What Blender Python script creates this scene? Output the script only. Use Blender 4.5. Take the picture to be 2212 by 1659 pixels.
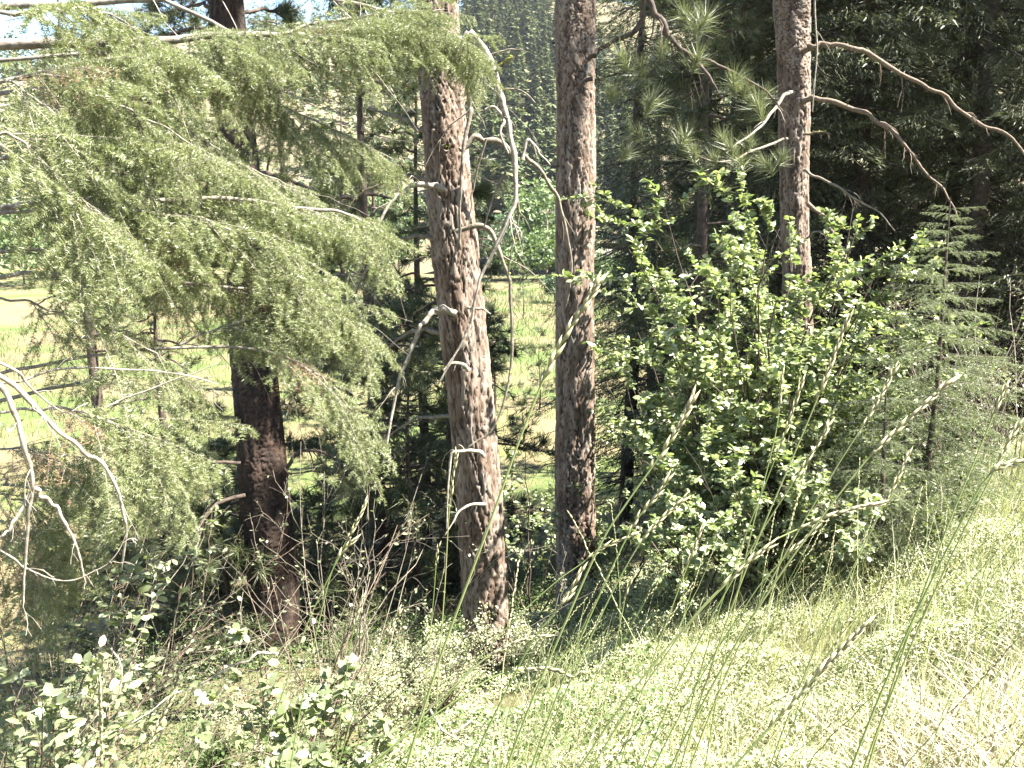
import bpy, math, random
import numpy as np
from mathutils import Vector, Matrix

random.seed(7)
rng = np.random.default_rng(7)
scene = bpy.context.scene
for o in list(bpy.data.objects):
    bpy.data.objects.remove(o)
COL = scene.collection

# ------------------------------------------------------------------ camera
PITCH = math.radians(11.2)
FPX = 852.0                      # focal length in pixels of a 1024 wide frame
KPX = 2212 / 1024.0              # pixel measurements below are in a 2212 x 1659 view
cam_data = bpy.data.cameras.new('camera')
cam_data.sensor_width = 36.0
cam_data.lens = 36.0 * FPX / 1024.0
cam_data.clip_start = 0.05
cam_data.clip_end = 3000.0
cam = bpy.data.objects.new('camera', cam_data)
cam.rotation_euler = (math.pi / 2 - PITCH, 0, 0)
COL.objects.link(cam)
scene.camera = cam

# ------------------------------------------------------------------ light
SUN_EL, SUN_AZ = math.radians(54), math.radians(-12)
TO_SUN = Vector((math.cos(SUN_EL) * math.cos(SUN_AZ), math.cos(SUN_EL) * math.sin(SUN_AZ), math.sin(SUN_EL)))
world = bpy.data.worlds.new('World')
scene.world = world
world.use_nodes = True
wn = world.node_tree
wn.nodes.clear()
w_out = wn.nodes.new('ShaderNodeOutputWorld')
w_bg = wn.nodes.new('ShaderNodeBackground')
w_sky = wn.nodes.new('ShaderNodeTexSky')
w_sky.sky_type = 'NISHITA'
w_sky.sun_disc = False
w_sky.sun_elevation = SUN_EL
w_sky.sun_rotation = math.pi / 2 - SUN_AZ
w_sky.air_density = 1.0
w_sky.dust_density = 0.4
w_sky.ozone_density = 2.0
wn.links.new(w_sky.outputs[0], w_bg.inputs[0])
w_bg.inputs[1].default_value = 0.05
wn.links.new(w_bg.outputs[0], w_out.inputs[0])
sun_data = bpy.data.lights.new('sun', 'SUN')
sun_data.energy = 5.0
sun_data.angle = math.radians(0.53)
sun_data.color = (1.0, 0.95, 0.86)
sun = bpy.data.objects.new('sun', sun_data)
sun.rotation_euler = TO_SUN.to_track_quat('Z', 'Y').to_euler()
COL.objects.link(sun)
scene.view_settings.view_transform = 'Standard'
scene.view_settings.look = 'None'
scene.view_settings.gamma = 1.0
scene.view_settings.use_curve_mapping = False
scene.view_settings.exposure = 3.1
scene.cycles.max_bounces = 8
scene.cycles.diffuse_bounces = 5
scene.cycles.transmission_bounces = 4
scene.cycles.volume_bounces = 0

# ------------------------------------------------------------------ helpers
SP, CP = math.sin(PITCH), math.cos(PITCH)

def ray(u, v):
    a = (u - 1106.0) / KPX / FPX
    b = -(v - 829.5) / KPX / FPX
    return np.array([a, CP + b * SP, -SP + b * CP])

def at(u, v, y):
    """The point of the line of sight through (u, v) that lies y metres ahead."""
    r = ray(u, v)
    return r * (y / r[1])

def wob(x, y):
    return (0.10 * np.sin(0.9 * x + 0.4 * y + 1.0) * np.sin(0.7 * y - 0.3 * x) + 0.04 * np.sin(2.3 * x - 1.1 * y) +
            0.03 * np.sin(3.1 * y + 1.7 * x + 2.0) + 0.012 * np.sin(7.0 * x + 3.0 * y) * np.sin(6.0 * y - 2.0 * x))

def ground_z(x, y):
    x = np.asarray(x, float); y = np.asarray(y, float)
    yy = np.where(y > -1, y, -1 + 0.3 * (y + 1))
    s = -1.6 - 0.35 * yy + 0.285 * 24 * np.tanh(x / 24.0) + 0.085 * (np.sqrt(np.minimum(x, 14) ** 2 + 1) - 1)
    low = -10.2 + 0.25 * np.sin(x * 0.11 + 0.3) * np.sin(y * 0.07) + 0.006 * np.maximum(y - 25, 0)
    k = 0.9
    return low + k * np.logaddexp(0, (s - low) / k) + wob(x, y) * np.clip(1 - (y - 30) / 60, 0.2, 1)

def hill_z(x, y):
    x = np.asarray(x, float); y = np.asarray(y, float)
    base = -12.0 + 0.43 * np.maximum(y - 150, 0)
    base = base + 7 * np.sin(x * 0.021 + 1) * np.sin(y * 0.017) + 3 * np.sin(x * 0.06 + y * 0.05)
    top = 86 + 0.2 * np.minimum(x, 0) + 7 * np.sin(x * 0.012 + 0.8) + 3 * np.sin(x * 0.05)
    k = 6.0
    return top - k * np.logaddexp(0, (top - base) / k)

def ground_hit(u, v):
    r = ray(u, v)
    t = 0.8
    while t < 400:
        p = r * t
        if p[2] < ground_z(p[0], p[1]):
            break
        t *= 1.01
    return r * t

def nrm(a):
    return a / np.maximum(np.linalg.norm(a, axis=-1, keepdims=True), 1e-9)

def spline(pts, n):
    """Catmull-Rom through pts (k x m) resampled to n points."""
    P = np.asarray(pts, float)
    if len(P) == 2:
        t = np.linspace(0, 1, n)[:, None]
        return P[0] * (1 - t) + P[1] * t
    Q = np.vstack([2 * P[0] - P[1], P, 2 * P[-1] - P[-2]])
    s = np.linspace(0, len(P) - 1 - 1e-6, n)
    i = s.astype(int)
    f = (s - i)[:, None]
    a, b, c, d = Q[i], Q[i + 1], Q[i + 2], Q[i + 3]
    return 0.5 * (2 * b + (c - a) * f + (2 * a - 5 * b + 4 * c - d) * f ** 2 + (3 * b - a - 3 * c + d) * f ** 3)

def tubes(P, R, sides=5, cap=True):
    """P k x n x 3 polylines, R k x n radii -> vertices, quads."""
    P = np.asarray(P, float); R = np.asarray(R, float)
    k, n, _ = P.shape
    T = nrm(np.gradient(P, axis=1))
    m = nrm(T.mean(axis=1))
    ref = np.zeros((k, 3))
    ref[np.arange(k), np.argmin(np.abs(m), axis=1)] = 1
    A = nrm(np.cross(T, ref[:, None, :]))
    B = np.cross(T, A)
    th = np.linspace(0, 2 * math.pi, sides, endpoint=False)
    V = P[:, :, None, :] + R[:, :, None, None] * (np.cos(th)[None, None, :, None] * A[:, :, None, :] + np.sin(th)[None, None, :, None] * B[:, :, None, :])
    V = V.reshape(-1, 3)
    i = np.arange(n - 1)[:, None]; j = np.arange(sides)[None, :]
    q = np.stack([i * sides + j, i * sides + (j + 1) % sides, (i + 1) * sides + (j + 1) % sides, (i + 1) * sides + j], -1).reshape(-1, 4)
    F = (np.arange(k)[:, None, None] * (n * sides) + q[None]).reshape(-1, 4)
    return V, F

class MB:
    """Collects vertices and triangles / quads, with a material number, into one mesh."""
    def __init__(self):
        self.v, self.f3, self.f4, self.m3, self.m4, self.n = [], [], [], [], [], 0
    def add(self, V, F, m=0):
        V = np.asarray(V, float).reshape(-1, 3); F = np.asarray(F, int)
        if len(F) == 0:
            return self
        self.v.append(V)
        if F.shape[1] == 3:
            self.f3.append(F + self.n); self.m3.append(np.full(len(F), m))
        else:
            self.f4.append(F + self.n); self.m4.append(np.full(len(F), m))
        self.n += len(V)
        return self
    def arrays(self):
        V = np.vstack(self.v)
        f3 = np.vstack(self.f3) if self.f3 else np.zeros((0, 3), int)
        f4 = np.vstack(self.f4) if self.f4 else np.zeros((0, 4), int)
        return V, f3, f4, np.concatenate(self.m3 + self.m4)
    def mesh(self, name, mats, off=(0, 0, 0), smooth=True, attr=None):
        V, f3, f4, mi = self.arrays()
        V = V - np.asarray(off)
        me = bpy.data.meshes.new(name)
        me.vertices.add(len(V)); me.vertices.foreach_set('co', V.astype(np.float32).ravel())
        idx = np.concatenate([f3.ravel(), f4.ravel()]).astype(np.int32)
        st = np.concatenate([np.arange(len(f3)) * 3, len(f3) * 3 + np.arange(len(f4)) * 4]).astype(np.int32)
        me.loops.add(len(idx)); me.loops.foreach_set('vertex_index', idx)
        me.polygons.add(len(st)); me.polygons.foreach_set('loop_start', st)
        me.polygons.foreach_set('material_index', mi.astype(np.int32))
        me.polygons.foreach_set('use_smooth', np.full(len(st), smooth))
        if attr is not None:
            for an, arr in attr.items():
                a = me.attributes.new(an, 'FLOAT', 'POINT')
                a.data.foreach_set('value', np.asarray(arr, np.float32))
        me.update(calc_edges=True)
        for m in (mats if isinstance(mats, (list, tuple)) else [mats]):
            me.materials.append(m)
        return me

OFF = {}
def thing(name, label, cat, loc, group=None):
    o = bpy.data.objects.new(name, None)
    o.empty_display_size = 0.2
    COL.objects.link(o)
    o.location = [float(c) for c in loc]
    o['label'] = label; o['category'] = cat
    if group: o['group'] = group
    OFF[o.name] = np.asarray(loc, float)
    return o
def tag(o, label, cat, group=None):
    o['label'] = label; o['category'] = cat
    if group: o['group'] = group
    return o
def part(name, mb, mats, parent, kind=None, label=None, smooth=True, attr=None):
    off = OFF[parent.name]
    o = bpy.data.objects.new(name, mb.mesh(name, mats, off, smooth, attr))
    COL.objects.link(o); o.parent = parent
    OFF[o.name] = off
    if kind: o['kind'] = kind
    if label: o['label'] = label
    return o
def solo(name, mb, mats, loc=(0, 0, 0), smooth=True):
    o = bpy.data.objects.new(name, mb.mesh(name, mats, loc, smooth))
    o.location = [float(c) for c in loc]
    COL.objects.link(o)
    OFF[o.name] = np.asarray(loc, float)
    return o
def put(name, me, parent, pos, R, s=1.0, label=None):
    """A shared mesh placed as a child of parent: pos in the world, R 3x3, s scale."""
    o = bpy.data.objects.new(name, me)
    M = Matrix([[float(c) for c in row] for row in np.asarray(R) * s]).to_4x4()
    M.translation = Vector([float(c) for c in (np.asarray(pos) - OFF[parent.name])])
    o.parent = parent
    o.matrix_local = M
    COL.objects.link(o)
    if label: o['label'] = label
    return o

def frames(X, up=None, roll=None):
    """Rotation matrices (k x 3 x 3) whose first column is X and whose third leans to up."""
    X = nrm(np.asarray(X, float))
    if up is None: up = np.array([0, 0, 1.0])
    up = np.broadcast_to(up, X.shape)
    Y = nrm(np.cross(up, X) + 1e-6)
    Z = np.cross(X, Y)
    if roll is not None:
        c, s = np.cos(roll)[:, None], np.sin(roll)[:, None]
        Y, Z = c * Y + s * Z, c * Z - s * Y
    return np.stack([X, Y, Z], -1)
def inst(Vt, Ft, P, M, S=None):
    """Bakes template Vt, Ft at positions P with rotations M and scales S."""
    P = np.asarray(P, float)
    if S is not None: M = M * np.asarray(S, float)[:, None, None]
    V = np.einsum('kij,nj->kni', M, Vt) + P[:, None, :]
    F = (np.arange(len(P))[:, None, None] * len(Vt) + Ft[None]).reshape(-1, Ft.shape[1])
    return V.reshape(-1, 3), F
def rdir(n, zlo=-1.0, zhi=1.0):
    z = rng.uniform(zlo, zhi, n); a = rng.uniform(0, 2 * math.pi, n); r = np.sqrt(np.maximum(0, 1 - z * z))
    return np.stack([r * np.cos(a), r * np.sin(a), z], -1)

# ------------------------------------------------------------------ materials
def new_mat(name):
    m = bpy.data.materials.new(name); m.use_nodes = True
    nt = m.node_tree; nt.nodes.clear()
    return m, nt, nt.nodes.new('ShaderNodeOutputMaterial')
def ramp(nt, stops):
    r = nt.nodes.new('ShaderNodeValToRGB')
    el = r.color_ramp.elements
    while len(el) > 1: el.remove(el[-1])
    el[0].position, el[0].color = stops[0][0], (*stops[0][1], 1)
    for p, c in stops[1:]:
        e = el.new(p); e.color = (*c, 1)
    return r
def leaf_mat(name, cols, rough=0.45, trans=0.3, tcol=None, spec=0.5):
    m, nt, out = new_mat(name)
    L = nt.links
    geo = nt.nodes.new('ShaderNodeNewGeometry')
    inf = nt.nodes.new('ShaderNodeObjectInfo')
    ad = nt.nodes.new('ShaderNodeMath'); ad.operation = 'ADD'
    L.new(geo.outputs['Random Per Island'], ad.inputs[0]); L.new(inf.outputs['Random'], ad.inputs[1])
    fr = nt.nodes.new('ShaderNodeMath'); fr.operation = 'FRACT'
    L.new(ad.outputs[0], fr.inputs[0])
    r = ramp(nt, [(i / max(1, len(cols) - 1), c) for i, c in enumerate(cols)])
    L.new(fr.outputs[0], r.inputs[0])
    p = nt.nodes.new('ShaderNodeBsdfPrincipled')
    p.inputs['Roughness'].default_value = rough
    p.inputs['Specular IOR Level'].default_value = spec
    L.new(r.outputs[0], p.inputs['Base Color'])
    t = nt.nodes.new('ShaderNodeBsdfTranslucent')
    hs = nt.nodes.new('ShaderNodeMix'); hs.data_type = 'RGBA'; hs.blend_type = 'MULTIPLY'
    hs.inputs[0].default_value = 1.0
    L.new(r.outputs[0], hs.inputs[6]); hs.inputs[7].default_value = (*(tcol or (1.3, 1.35, 0.7)), 1)
    L.new(hs.outputs[2], t.inputs[0])
    mx = nt.nodes.new('ShaderNodeMixShader'); mx.inputs[0].default_value = trans
    L.new(p.outputs[0], mx.inputs[1]); L.new(t.outputs[0], mx.inputs[2])
    L.new(mx.outputs[0], out.inputs[0])
    return m
def wood_mat(name, cols, scale=30, stretch=6, bump=0.4, rough=0.85, detail=4):
    m, nt, out = new_mat(name); L = nt.links
    tc = nt.nodes.new('ShaderNodeTexCoord')
    n = nt.nodes.new('ShaderNodeTexNoise'); n.inputs['Scale'].default_value = scale; n.inputs['Detail'].default_value = detail
    L.new(tc.outputs['Object'], n.inputs['Vector'])
    r = ramp(nt, [(0.28 + 0.44 * i / max(1, len(cols) - 1), c) for i, c in enumerate(cols)])
    L.new(n.outputs['Fac'], r.inputs[0])
    p = nt.nodes.new('ShaderNodeBsdfPrincipled'); p.inputs['Roughness'].default_value = rough
    p.inputs['Specular IOR Level'].default_value = 0.25
    L.new(r.outputs[0], p.inputs['Base Color'])
    b = nt.nodes.new('ShaderNodeBump'); b.inputs['Strength'].default_value = bump; b.inputs['Distance'].default_value = 0.01
    L.new(n.outputs['Fac'], b.inputs['Height']); L.new(b.outputs[0], p.inputs['Normal'])
    L.new(p.outputs[0], out.inputs[0])
    return m
def bark_mat(name, plate, crack):
    m, nt, out = new_mat(name); L = nt.links
    tc = nt.nodes.new('ShaderNodeTexCoord')
    mp = nt.nodes.new('ShaderNodeMapping'); mp.inputs['Scale'].default_value = (1, 1, 0.35)
    L.new(tc.outputs['Object'], mp.inputs[0])
    n1 = nt.nodes.new('ShaderNodeTexNoise'); n1.inputs['Scale'].default_value = 9; n1.inputs['Detail'].default_value = 6
    L.new(mp.outputs[0], n1.inputs['Vector'])
    n2 = nt.nodes.new('ShaderNodeTexNoise'); n2.inputs['Scale'].default_value = 70; n2.inputs['Detail'].default_value = 5
    L.new(mp.outputs[0], n2.inputs['Vector'])
    at_ = nt.nodes.new('ShaderNodeAttribute'); at_.attribute_name = 'cell'
    ad = nt.nodes.new('ShaderNodeMath'); ad.operation = 'MULTIPLY_ADD'; ad.inputs[1].default_value = 0.45
    L.new(at_.outputs['Fac'], ad.inputs[0]); 
    sb = nt.nodes.new('ShaderNodeMath'); sb.operation = 'MULTIPLY_ADD'; sb.inputs[1].default_value = 1.2; sb.inputs[2].default_value = -0.3
    L.new(n1.outputs['Fac'], sb.inputs[0]); L.new(sb.outputs[0], ad.inputs[2])
    r = ramp(nt, [(0.1 + 0.8 * i / (len(plate) - 1), c) for i, c in enumerate(plate)])
    L.new(ad.outputs[0], r.inputs[0])
    ac = nt.nodes.new('ShaderNodeAttribute'); ac.attribute_name = 'plate'
    mx = nt.nodes.new('ShaderNodeMix'); mx.data_type = 'RGBA'
    L.new(ac.outputs['Fac'], mx.inputs[0]); mx.inputs[6].default_value = (*crack, 1); L.new(r.outputs[0], mx.inputs[7])
    m2 = nt.nodes.new('ShaderNodeMix'); m2.data_type = 'RGBA'; m2.blend_type = 'OVERLAY'; m2.inputs[0].default_value = 0.55
    L.new(mx.outputs[2], m2.inputs[6]); L.new(n2.outputs['Fac'], m2.inputs[7])
    p = nt.nodes.new('ShaderNodeBsdfPrincipled'); p.inputs['Roughness'].default_value = 0.85; p.inputs['Specular IOR Level'].default_value = 0.3
    L.new(m2.outputs[2], p.inputs['Base Color'])
    b = nt.nodes.new('ShaderNodeBump'); b.inputs['Strength'].default_value = 0.7; b.inputs['Distance'].default_value = 0.008
    L.new(n2.outputs['Fac'], b.inputs['Height']); L.new(b.outputs[0], p.inputs['Normal'])
    L.new(p.outputs[0], out.inputs[0])
    return m
def ground_mat(name, stops_a, stops_b, s1, s2, bump=0.5, split=None):
    m, nt, out = new_mat(name); L = nt.links
    g = nt.nodes.new('ShaderNodeNewGeometry')
    def noise(sc, det=6, rough=0.6):
        n = nt.nodes.new('ShaderNodeTexNoise'); n.inputs['Scale'].default_value = sc; n.inputs['Detail'].default_value = det
        n.inputs['Roughness'].default_value = rough
        L.new(g.outputs['Position'], n.inputs['Vector']); return n
    a, b, c = noise(s1), noise(s2), noise(s1 * 0.12, 3)
    ra, rb = ramp(nt, stops_a), ramp(nt, stops_b)
    L.new(a.outputs['Fac'], ra.inputs[0]); L.new(c.outputs['Fac'], rb.inputs[0])
    mx = nt.nodes.new('ShaderNodeMix'); mx.data_type = 'RGBA'
    if split:
        sp = nt.nodes.new('ShaderNodeSeparateXYZ'); L.new(g.outputs['Position'], sp.inputs[0])
        mr = nt.nodes.new('ShaderNodeMapRange'); mr.inputs['From Min'].default_value = split[0]; mr.inputs['From Max'].default_value = split[1]
        L.new(sp.outputs['Z'], mr.inputs['Value']); L.new(mr.outputs[0], mx.inputs[0])
    else:
        mx.inputs[0].default_value = 0.5
    L.new(ra.outputs[0], mx.inputs[6]); L.new(rb.outputs[0], mx.inputs[7])
    m2 = nt.nodes.new('ShaderNodeMix'); m2.data_type = 'RGBA'; m2.blend_type = 'OVERLAY'; m2.inputs[0].default_value = 0.6
    L.new(mx.outputs[2], m2.inputs[6]); L.new(b.outputs['Fac'], m2.inputs[7])
    p = nt.nodes.new('ShaderNodeBsdfPrincipled'); p.inputs['Roughness'].default_value = 0.95; p.inputs['Specular IOR Level'].default_value = 0.1
    L.new(m2.outputs[2], p.inputs['Base Color'])
    bp = nt.nodes.new('ShaderNodeBump'); bp.inputs['Strength'].default_value = bump; bp.inputs['Distance'].default_value = 0.05
    L.new(b.outputs['Fac'], bp.inputs['Height']); L.new(bp.outputs[0], p.inputs['Normal'])
    L.new(p.outputs[0], out.inputs[0])
    return m

M = {}
M['bark'] = bark_mat('pine_bark', [(0.045, 0.032, 0.024), (0.10, 0.068, 0.048), (0.145, 0.106, 0.08), (0.19, 0.152, 0.122), (0.135, 0.12, 0.10)], (0.024, 0.015, 0.010))
M['bark_shaded'] = bark_mat('shaded_bark', [(0.014, 0.011, 0.010), (0.026, 0.018, 0.014), (0.052, 0.031, 0.021), (0.04, 0.029, 0.023)], (0.014, 0.010, 0.008))  # darker pine bark, with the broad pine's shade put into the colour
M['bark_plain'] = wood_mat('plain_bark', [(0.028, 0.021, 0.017), (0.06, 0.044, 0.034), (0.09, 0.068, 0.054)], 14, bump=0.8)
M['dead'] = wood_mat('dead_wood', [(0.075, 0.06, 0.045), (0.14, 0.118, 0.09), (0.20, 0.18, 0.145)], 26, bump=0.5)
M['dead_pale'] = wood_mat('bleached_wood', [(0.11, 0.092, 0.07), (0.21, 0.185, 0.15), (0.29, 0.265, 0.225)], 30, bump=0.4)
M['twig_red'] = wood_mat('brown_twig', [(0.075, 0.052, 0.036), (0.13, 0.097, 0.07), (0.18, 0.142, 0.108)], 40)
M['fir_wood'] = wood_mat('fir_twig_bark', [(0.09, 0.075, 0.058), (0.16, 0.14, 0.115), (0.23, 0.21, 0.18)], 30)
M['moss'] = leaf_mat('moss', [(0.16, 0.19, 0.03), (0.30, 0.32, 0.06)], 0.9, 0.2, spec=0.1)
M['fir'] = leaf_mat('fir_needle', [(0.12, 0.145, 0.052), (0.165, 0.19, 0.078), (0.215, 0.235, 0.115), (0.14, 0.165, 0.062)], 0.45, 0.32, (1.12, 1.18, 0.75), 0.8)
M['fir_dry'] = leaf_mat('dry_needle', [(0.22, 0.13, 0.07), (0.30, 0.20, 0.12)], 0.7, 0.2, (1, 1, 1), 0.2)
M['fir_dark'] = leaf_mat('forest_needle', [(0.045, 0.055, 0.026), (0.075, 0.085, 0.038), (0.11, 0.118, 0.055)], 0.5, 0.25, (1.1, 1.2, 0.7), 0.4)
M['fir_young'] = leaf_mat('young_fir_needle', [(0.09, 0.12, 0.05), (0.125, 0.155, 0.07), (0.155, 0.18, 0.095)], 0.45, 0.25)
M['pine'] = leaf_mat('pine_needle', [(0.045, 0.06, 0.025), (0.07, 0.085, 0.036), (0.10, 0.112, 0.052)], 0.42, 0.2)
M['pine_lit'] = leaf_mat('pine_needle_lit', [(0.11, 0.13, 0.065), (0.15, 0.17, 0.09), (0.18, 0.19, 0.115)], 0.4, 0.2)  # brighter copy of the pine needles, sunlight put into the colour
M['hill_tree'] = leaf_mat('hill_needle', [(0.055, 0.085, 0.042), (0.085, 0.11, 0.05), (0.105, 0.125, 0.06), (0.13, 0.125, 0.065)], 0.6, 0.15, spec=0.2)
M['leaf'] = leaf_mat('shrub_leaf', [(0.11, 0.15, 0.058), (0.17, 0.215, 0.085), (0.25, 0.285, 0.145), (0.34, 0.355, 0.235)], 0.46, 0.40, (1.15, 1.22, 0.65), 1.0)
M['leaf_pale'] = leaf_mat('pale_leaf', [(0.13, 0.16, 0.075), (0.18, 0.21, 0.105), (0.23, 0.25, 0.14)], 0.48, 0.4, (1.1, 1.2, 0.6), 0.9)
M['herb'] = leaf_mat('ground_cover_leaf', [(0.20, 0.23, 0.11), (0.26, 0.29, 0.15), (0.33, 0.345, 0.20), (0.23, 0.26, 0.12)], 0.5, 0.3, (1.1, 1.15, 0.65), 0.9)
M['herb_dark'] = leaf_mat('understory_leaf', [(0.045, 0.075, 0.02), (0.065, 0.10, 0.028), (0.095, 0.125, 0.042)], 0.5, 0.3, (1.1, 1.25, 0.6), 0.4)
M['grass'] = leaf_mat('grass_blade', [(0.19, 0.215, 0.10), (0.28, 0.295, 0.16), (0.40, 0.38, 0.25)], 0.5, 0.35)
M['stem'] = leaf_mat('grass_stem', [(0.15, 0.21, 0.06), (0.20, 0.25, 0.085), (0.26, 0.27, 0.11)], 0.45, 0.15)
M['straw'] = leaf_mat('straw', [(0.28, 0.23, 0.145), (0.37, 0.32, 0.22), (0.46, 0.42, 0.32)], 0.6, 0.2, (1, 1, 0.9), 0.3)
M['seed'] = leaf_mat('seed_husk', [(0.28, 0.27, 0.15), (0.36, 0.34, 0.20), (0.42, 0.37, 0.25)], 0.5, 0.45, (1, 1, 0.8), 0.4)
M['bush'] = leaf_mat('riverside_leaf', [(0.07, 0.11, 0.035), (0.10, 0.145, 0.05), (0.13, 0.17, 0.065)], 0.55, 0.3)
M['bush_dark'] = leaf_mat('riverside_dark_leaf', [(0.045, 0.08, 0.035), (0.07, 0.105, 0.045)], 0.55, 0.25)
M['pole'] = wood_mat('pole_wood', [(0.20, 0.15, 0.11), (0.30, 0.23, 0.17)], 4)
M['metal'] = wood_mat('insulator', [(0.10, 0.12, 0.12), (0.14, 0.16, 0.16)], 4)
M['rock'] = wood_mat('pale_rock', [(0.25, 0.22, 0.19), (0.40, 0.36, 0.31)], 3, bump=1.0)
M['ground'] = ground_mat('meadow_and_bank', [(0.25, (0.055, 0.075, 0.022)), (0.42, (0.075, 0.098, 0.032)), (0.55, (0.125, 0.105, 0.056)), (0.75, (0.15, 0.12, 0.07))],
                         [(0.3, (0.08, 0.075, 0.04)), (0.5, (0.14, 0.125, 0.065)), (0.7, (0.19, 0.155, 0.10))], 0.16, 9.0, 0.6, (-9.6, -8.2))
M['hill'] = ground_mat('hill_soil', [(0.3, (0.08, 0.08, 0.04)), (0.5, (0.14, 0.12, 0.075)), (0.7, (0.19, 0.15, 0.11))],
                       [(0.3, (0.08, 0.078, 0.04)), (0.6, (0.17, 0.14, 0.095))], 0.06, 1.2, 0.6)

# ------------------------------------------------------------------ ground and hill
def grid_sheet(name, xs, ys, fz, mat):
    X, Y = np.meshgrid(xs, ys)
    V = np.stack([X, Y, fz(X, Y)], -1).reshape(-1, 3)
    nx, ny = len(xs), len(ys)
    i = np.arange(ny - 1)[:, None] * nx + np.arange(nx - 1)[None]
    F = np.stack([i, i + 1, i + 1 + nx, i + nx], -1).reshape(-1, 4)
    o = solo(name, MB().add(V, F), mat)
    o['kind'] = 'structure'
    return o
s = np.linspace(-1, 1, 200)
xs_g = 14 * s + 146 * s ** 5
t = np.linspace(0, 1, 260)
ys_g = -7 + 45 * t + 150 * t ** 4
grid_sheet('ground', xs_g, ys_g, ground_z, M['ground'])
grid_sheet('hillside', np.linspace(-420, 420, 120), np.linspace(140, 560, 90), hill_z, M['hill'])

# ------------------------------------------------------------------ plant building blocks
def poly(pts, y0, y1, n=16):
    """A smooth line in the world through view points (u, v), from y0 to y1 metres ahead."""
    k = len(pts)
    W = [at(p[0], p[1], (p[2] if len(p) > 2 else y0 + (y1 - y0) * i / max(1, k - 1))) for i, p in enumerate(pts)]
    return spline(W, n)

def grow(P, R, per, t0, t1, l0, l1, ang=(0.5, 1.1), up=0.1, droop=0.0, n=6, rs=0.6, jit=0.05, keep=1.0, taper=0.3, flat=None):
    """Side shoots on polylines P (k x n x 3) with radii R; all at once."""
    P = np.asarray(P, float); k, m, _ = P.shape
    idx = np.repeat(np.arange(k), per)
    if keep < 1: idx = idx[rng.random(len(idx)) < keep]
    q = len(idx)
    t = rng.uniform(t0, t1, q) * (m - 1)
    i = np.minimum(t.astype(int), m - 2); f = (t - i)[:, None]
    pos = P[idx, i] * (1 - f) + P[idx, i + 1] * f
    tan = nrm(P[idx, i + 1] - P[idx, i])
    r = R[idx, i] * (1 - f[:, 0]) + R[idx, i + 1] * f[:, 0]
    Lp = np.linalg.norm(np.diff(P, axis=1), axis=-1).sum(1)[idx]
    L = Lp * rng.uniform(l0, l1, q) * (1 - 0.45 * t / (m - 1))
    rd = rdir(q)
    if flat is not None: rd = rd * np.array([1, 1, flat])
    perp = nrm(rd - (rd * tan).sum(1, keepdims=True) * tan)
    a = rng.uniform(ang[0], ang[1], q)[:, None]
    d = nrm(tan * np.cos(a) + perp * np.sin(a) + np.array([0, 0, 1.0]) * up)
    s = np.linspace(0, 1, n)[None, :, None]
    Q = pos[:, None] + d[:, None] * L[:, None, None] * s
    Q[:, :, 2] -= (droop * L)[:, None] * (s[:, :, 0] ** 2)
    Q[:, 1:] += np.cumsum(rng.normal(0, 1, (q, n - 1, 3)), axis=1) * (jit * L / math.sqrt(n))[:, None, None]
    R2 = (r * rs)[:, None] * np.linspace(1, taper, n)[None]
    return Q, R2

def along(P, per, t0=0.2, t1=1.0):
    P = np.asarray(P); k, m, _ = P.shape
    idx = np.repeat(np.arange(k), per); q = len(idx)
    t = rng.uniform(t0, t1, q) * (m - 1)
    i = np.minimum(t.astype(int), m - 2); f = (t - i)[:, None]
    return P[idx, i] * (1 - f) + P[idx, i + 1] * f, nrm(P[idx, i + 1] - P[idx, i])

LEAF_V = np.array([[0, 0, 0], [0.28, 0.24, 0.05], [0.68, 0.25, 0.03], [1, 0, -0.07], [0.68, -0.25, 0.03], [0.28, -0.24, 0.05], [0.48, 0, -0.02]])
LEAF_F = np.array([[0, 6, 1], [1, 6, 2], [2, 6, 3], [3, 6, 4], [4, 6, 5], [5, 6, 0]])
LITE_V = LEAF_V[:6]
LITE_F = np.array([[0, 5, 1], [1, 5, 4], [1, 4, 2], [2, 4, 3]])
CHIP_V = np.array([[0, 0, 0], [0.5, 0.33, 0.08], [1, 0, 0], [0.5, -0.33, 0.08]])
CHIP_F = np.array([[0, 2, 1], [0, 3, 2]])
def leaf_frames(tan, spread=0.8, tilt=0.55):
    q = len(tan)
    X = nrm(tan * (1 - spread) + nrm(rng.normal(0, 1, (q, 3)) * np.array([1, 1, 0.45])) * spread)
    return frames(X, nrm(np.array([0, 0, 1.0]) + rng.normal(0, tilt, (q, 3))))
def leaf_mesh(name, mat):
    return MB().add(LEAF_V, LEAF_F).mesh(name, mat, smooth=True)

def blades(P, H, W, lean, bend=0.35):
    """Grass blades: curved three-point ribbons ending in a point; P k x 3 roots."""
    k = len(P); a = rng.uniform(0, 2 * math.pi, k)
    side = np.stack([np.cos(a), np.sin(a), np.zeros(k)], -1) * (W / 2)[:, None]
    d1 = nrm(lean + np.array([0, 0, 1.0])); d2 = nrm(lean * (1 + 2 * bend) + np.array([0, 0, 1.0]) * (1 - bend))
    m = P + d1 * (H * 0.5)[:, None]; tip = m + d2 * (H * 0.5)[:, None]
    V = np.stack([P - side, P + side, m - side * 0.8, m + side * 0.8, tip], 1).reshape(-1, 3)
    F = np.array([[0, 1, 3], [0, 3, 2], [2, 3, 4]])
    return V, (np.arange(k)[:, None, None] * 5 + F[None]).reshape(-1, 3)

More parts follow.
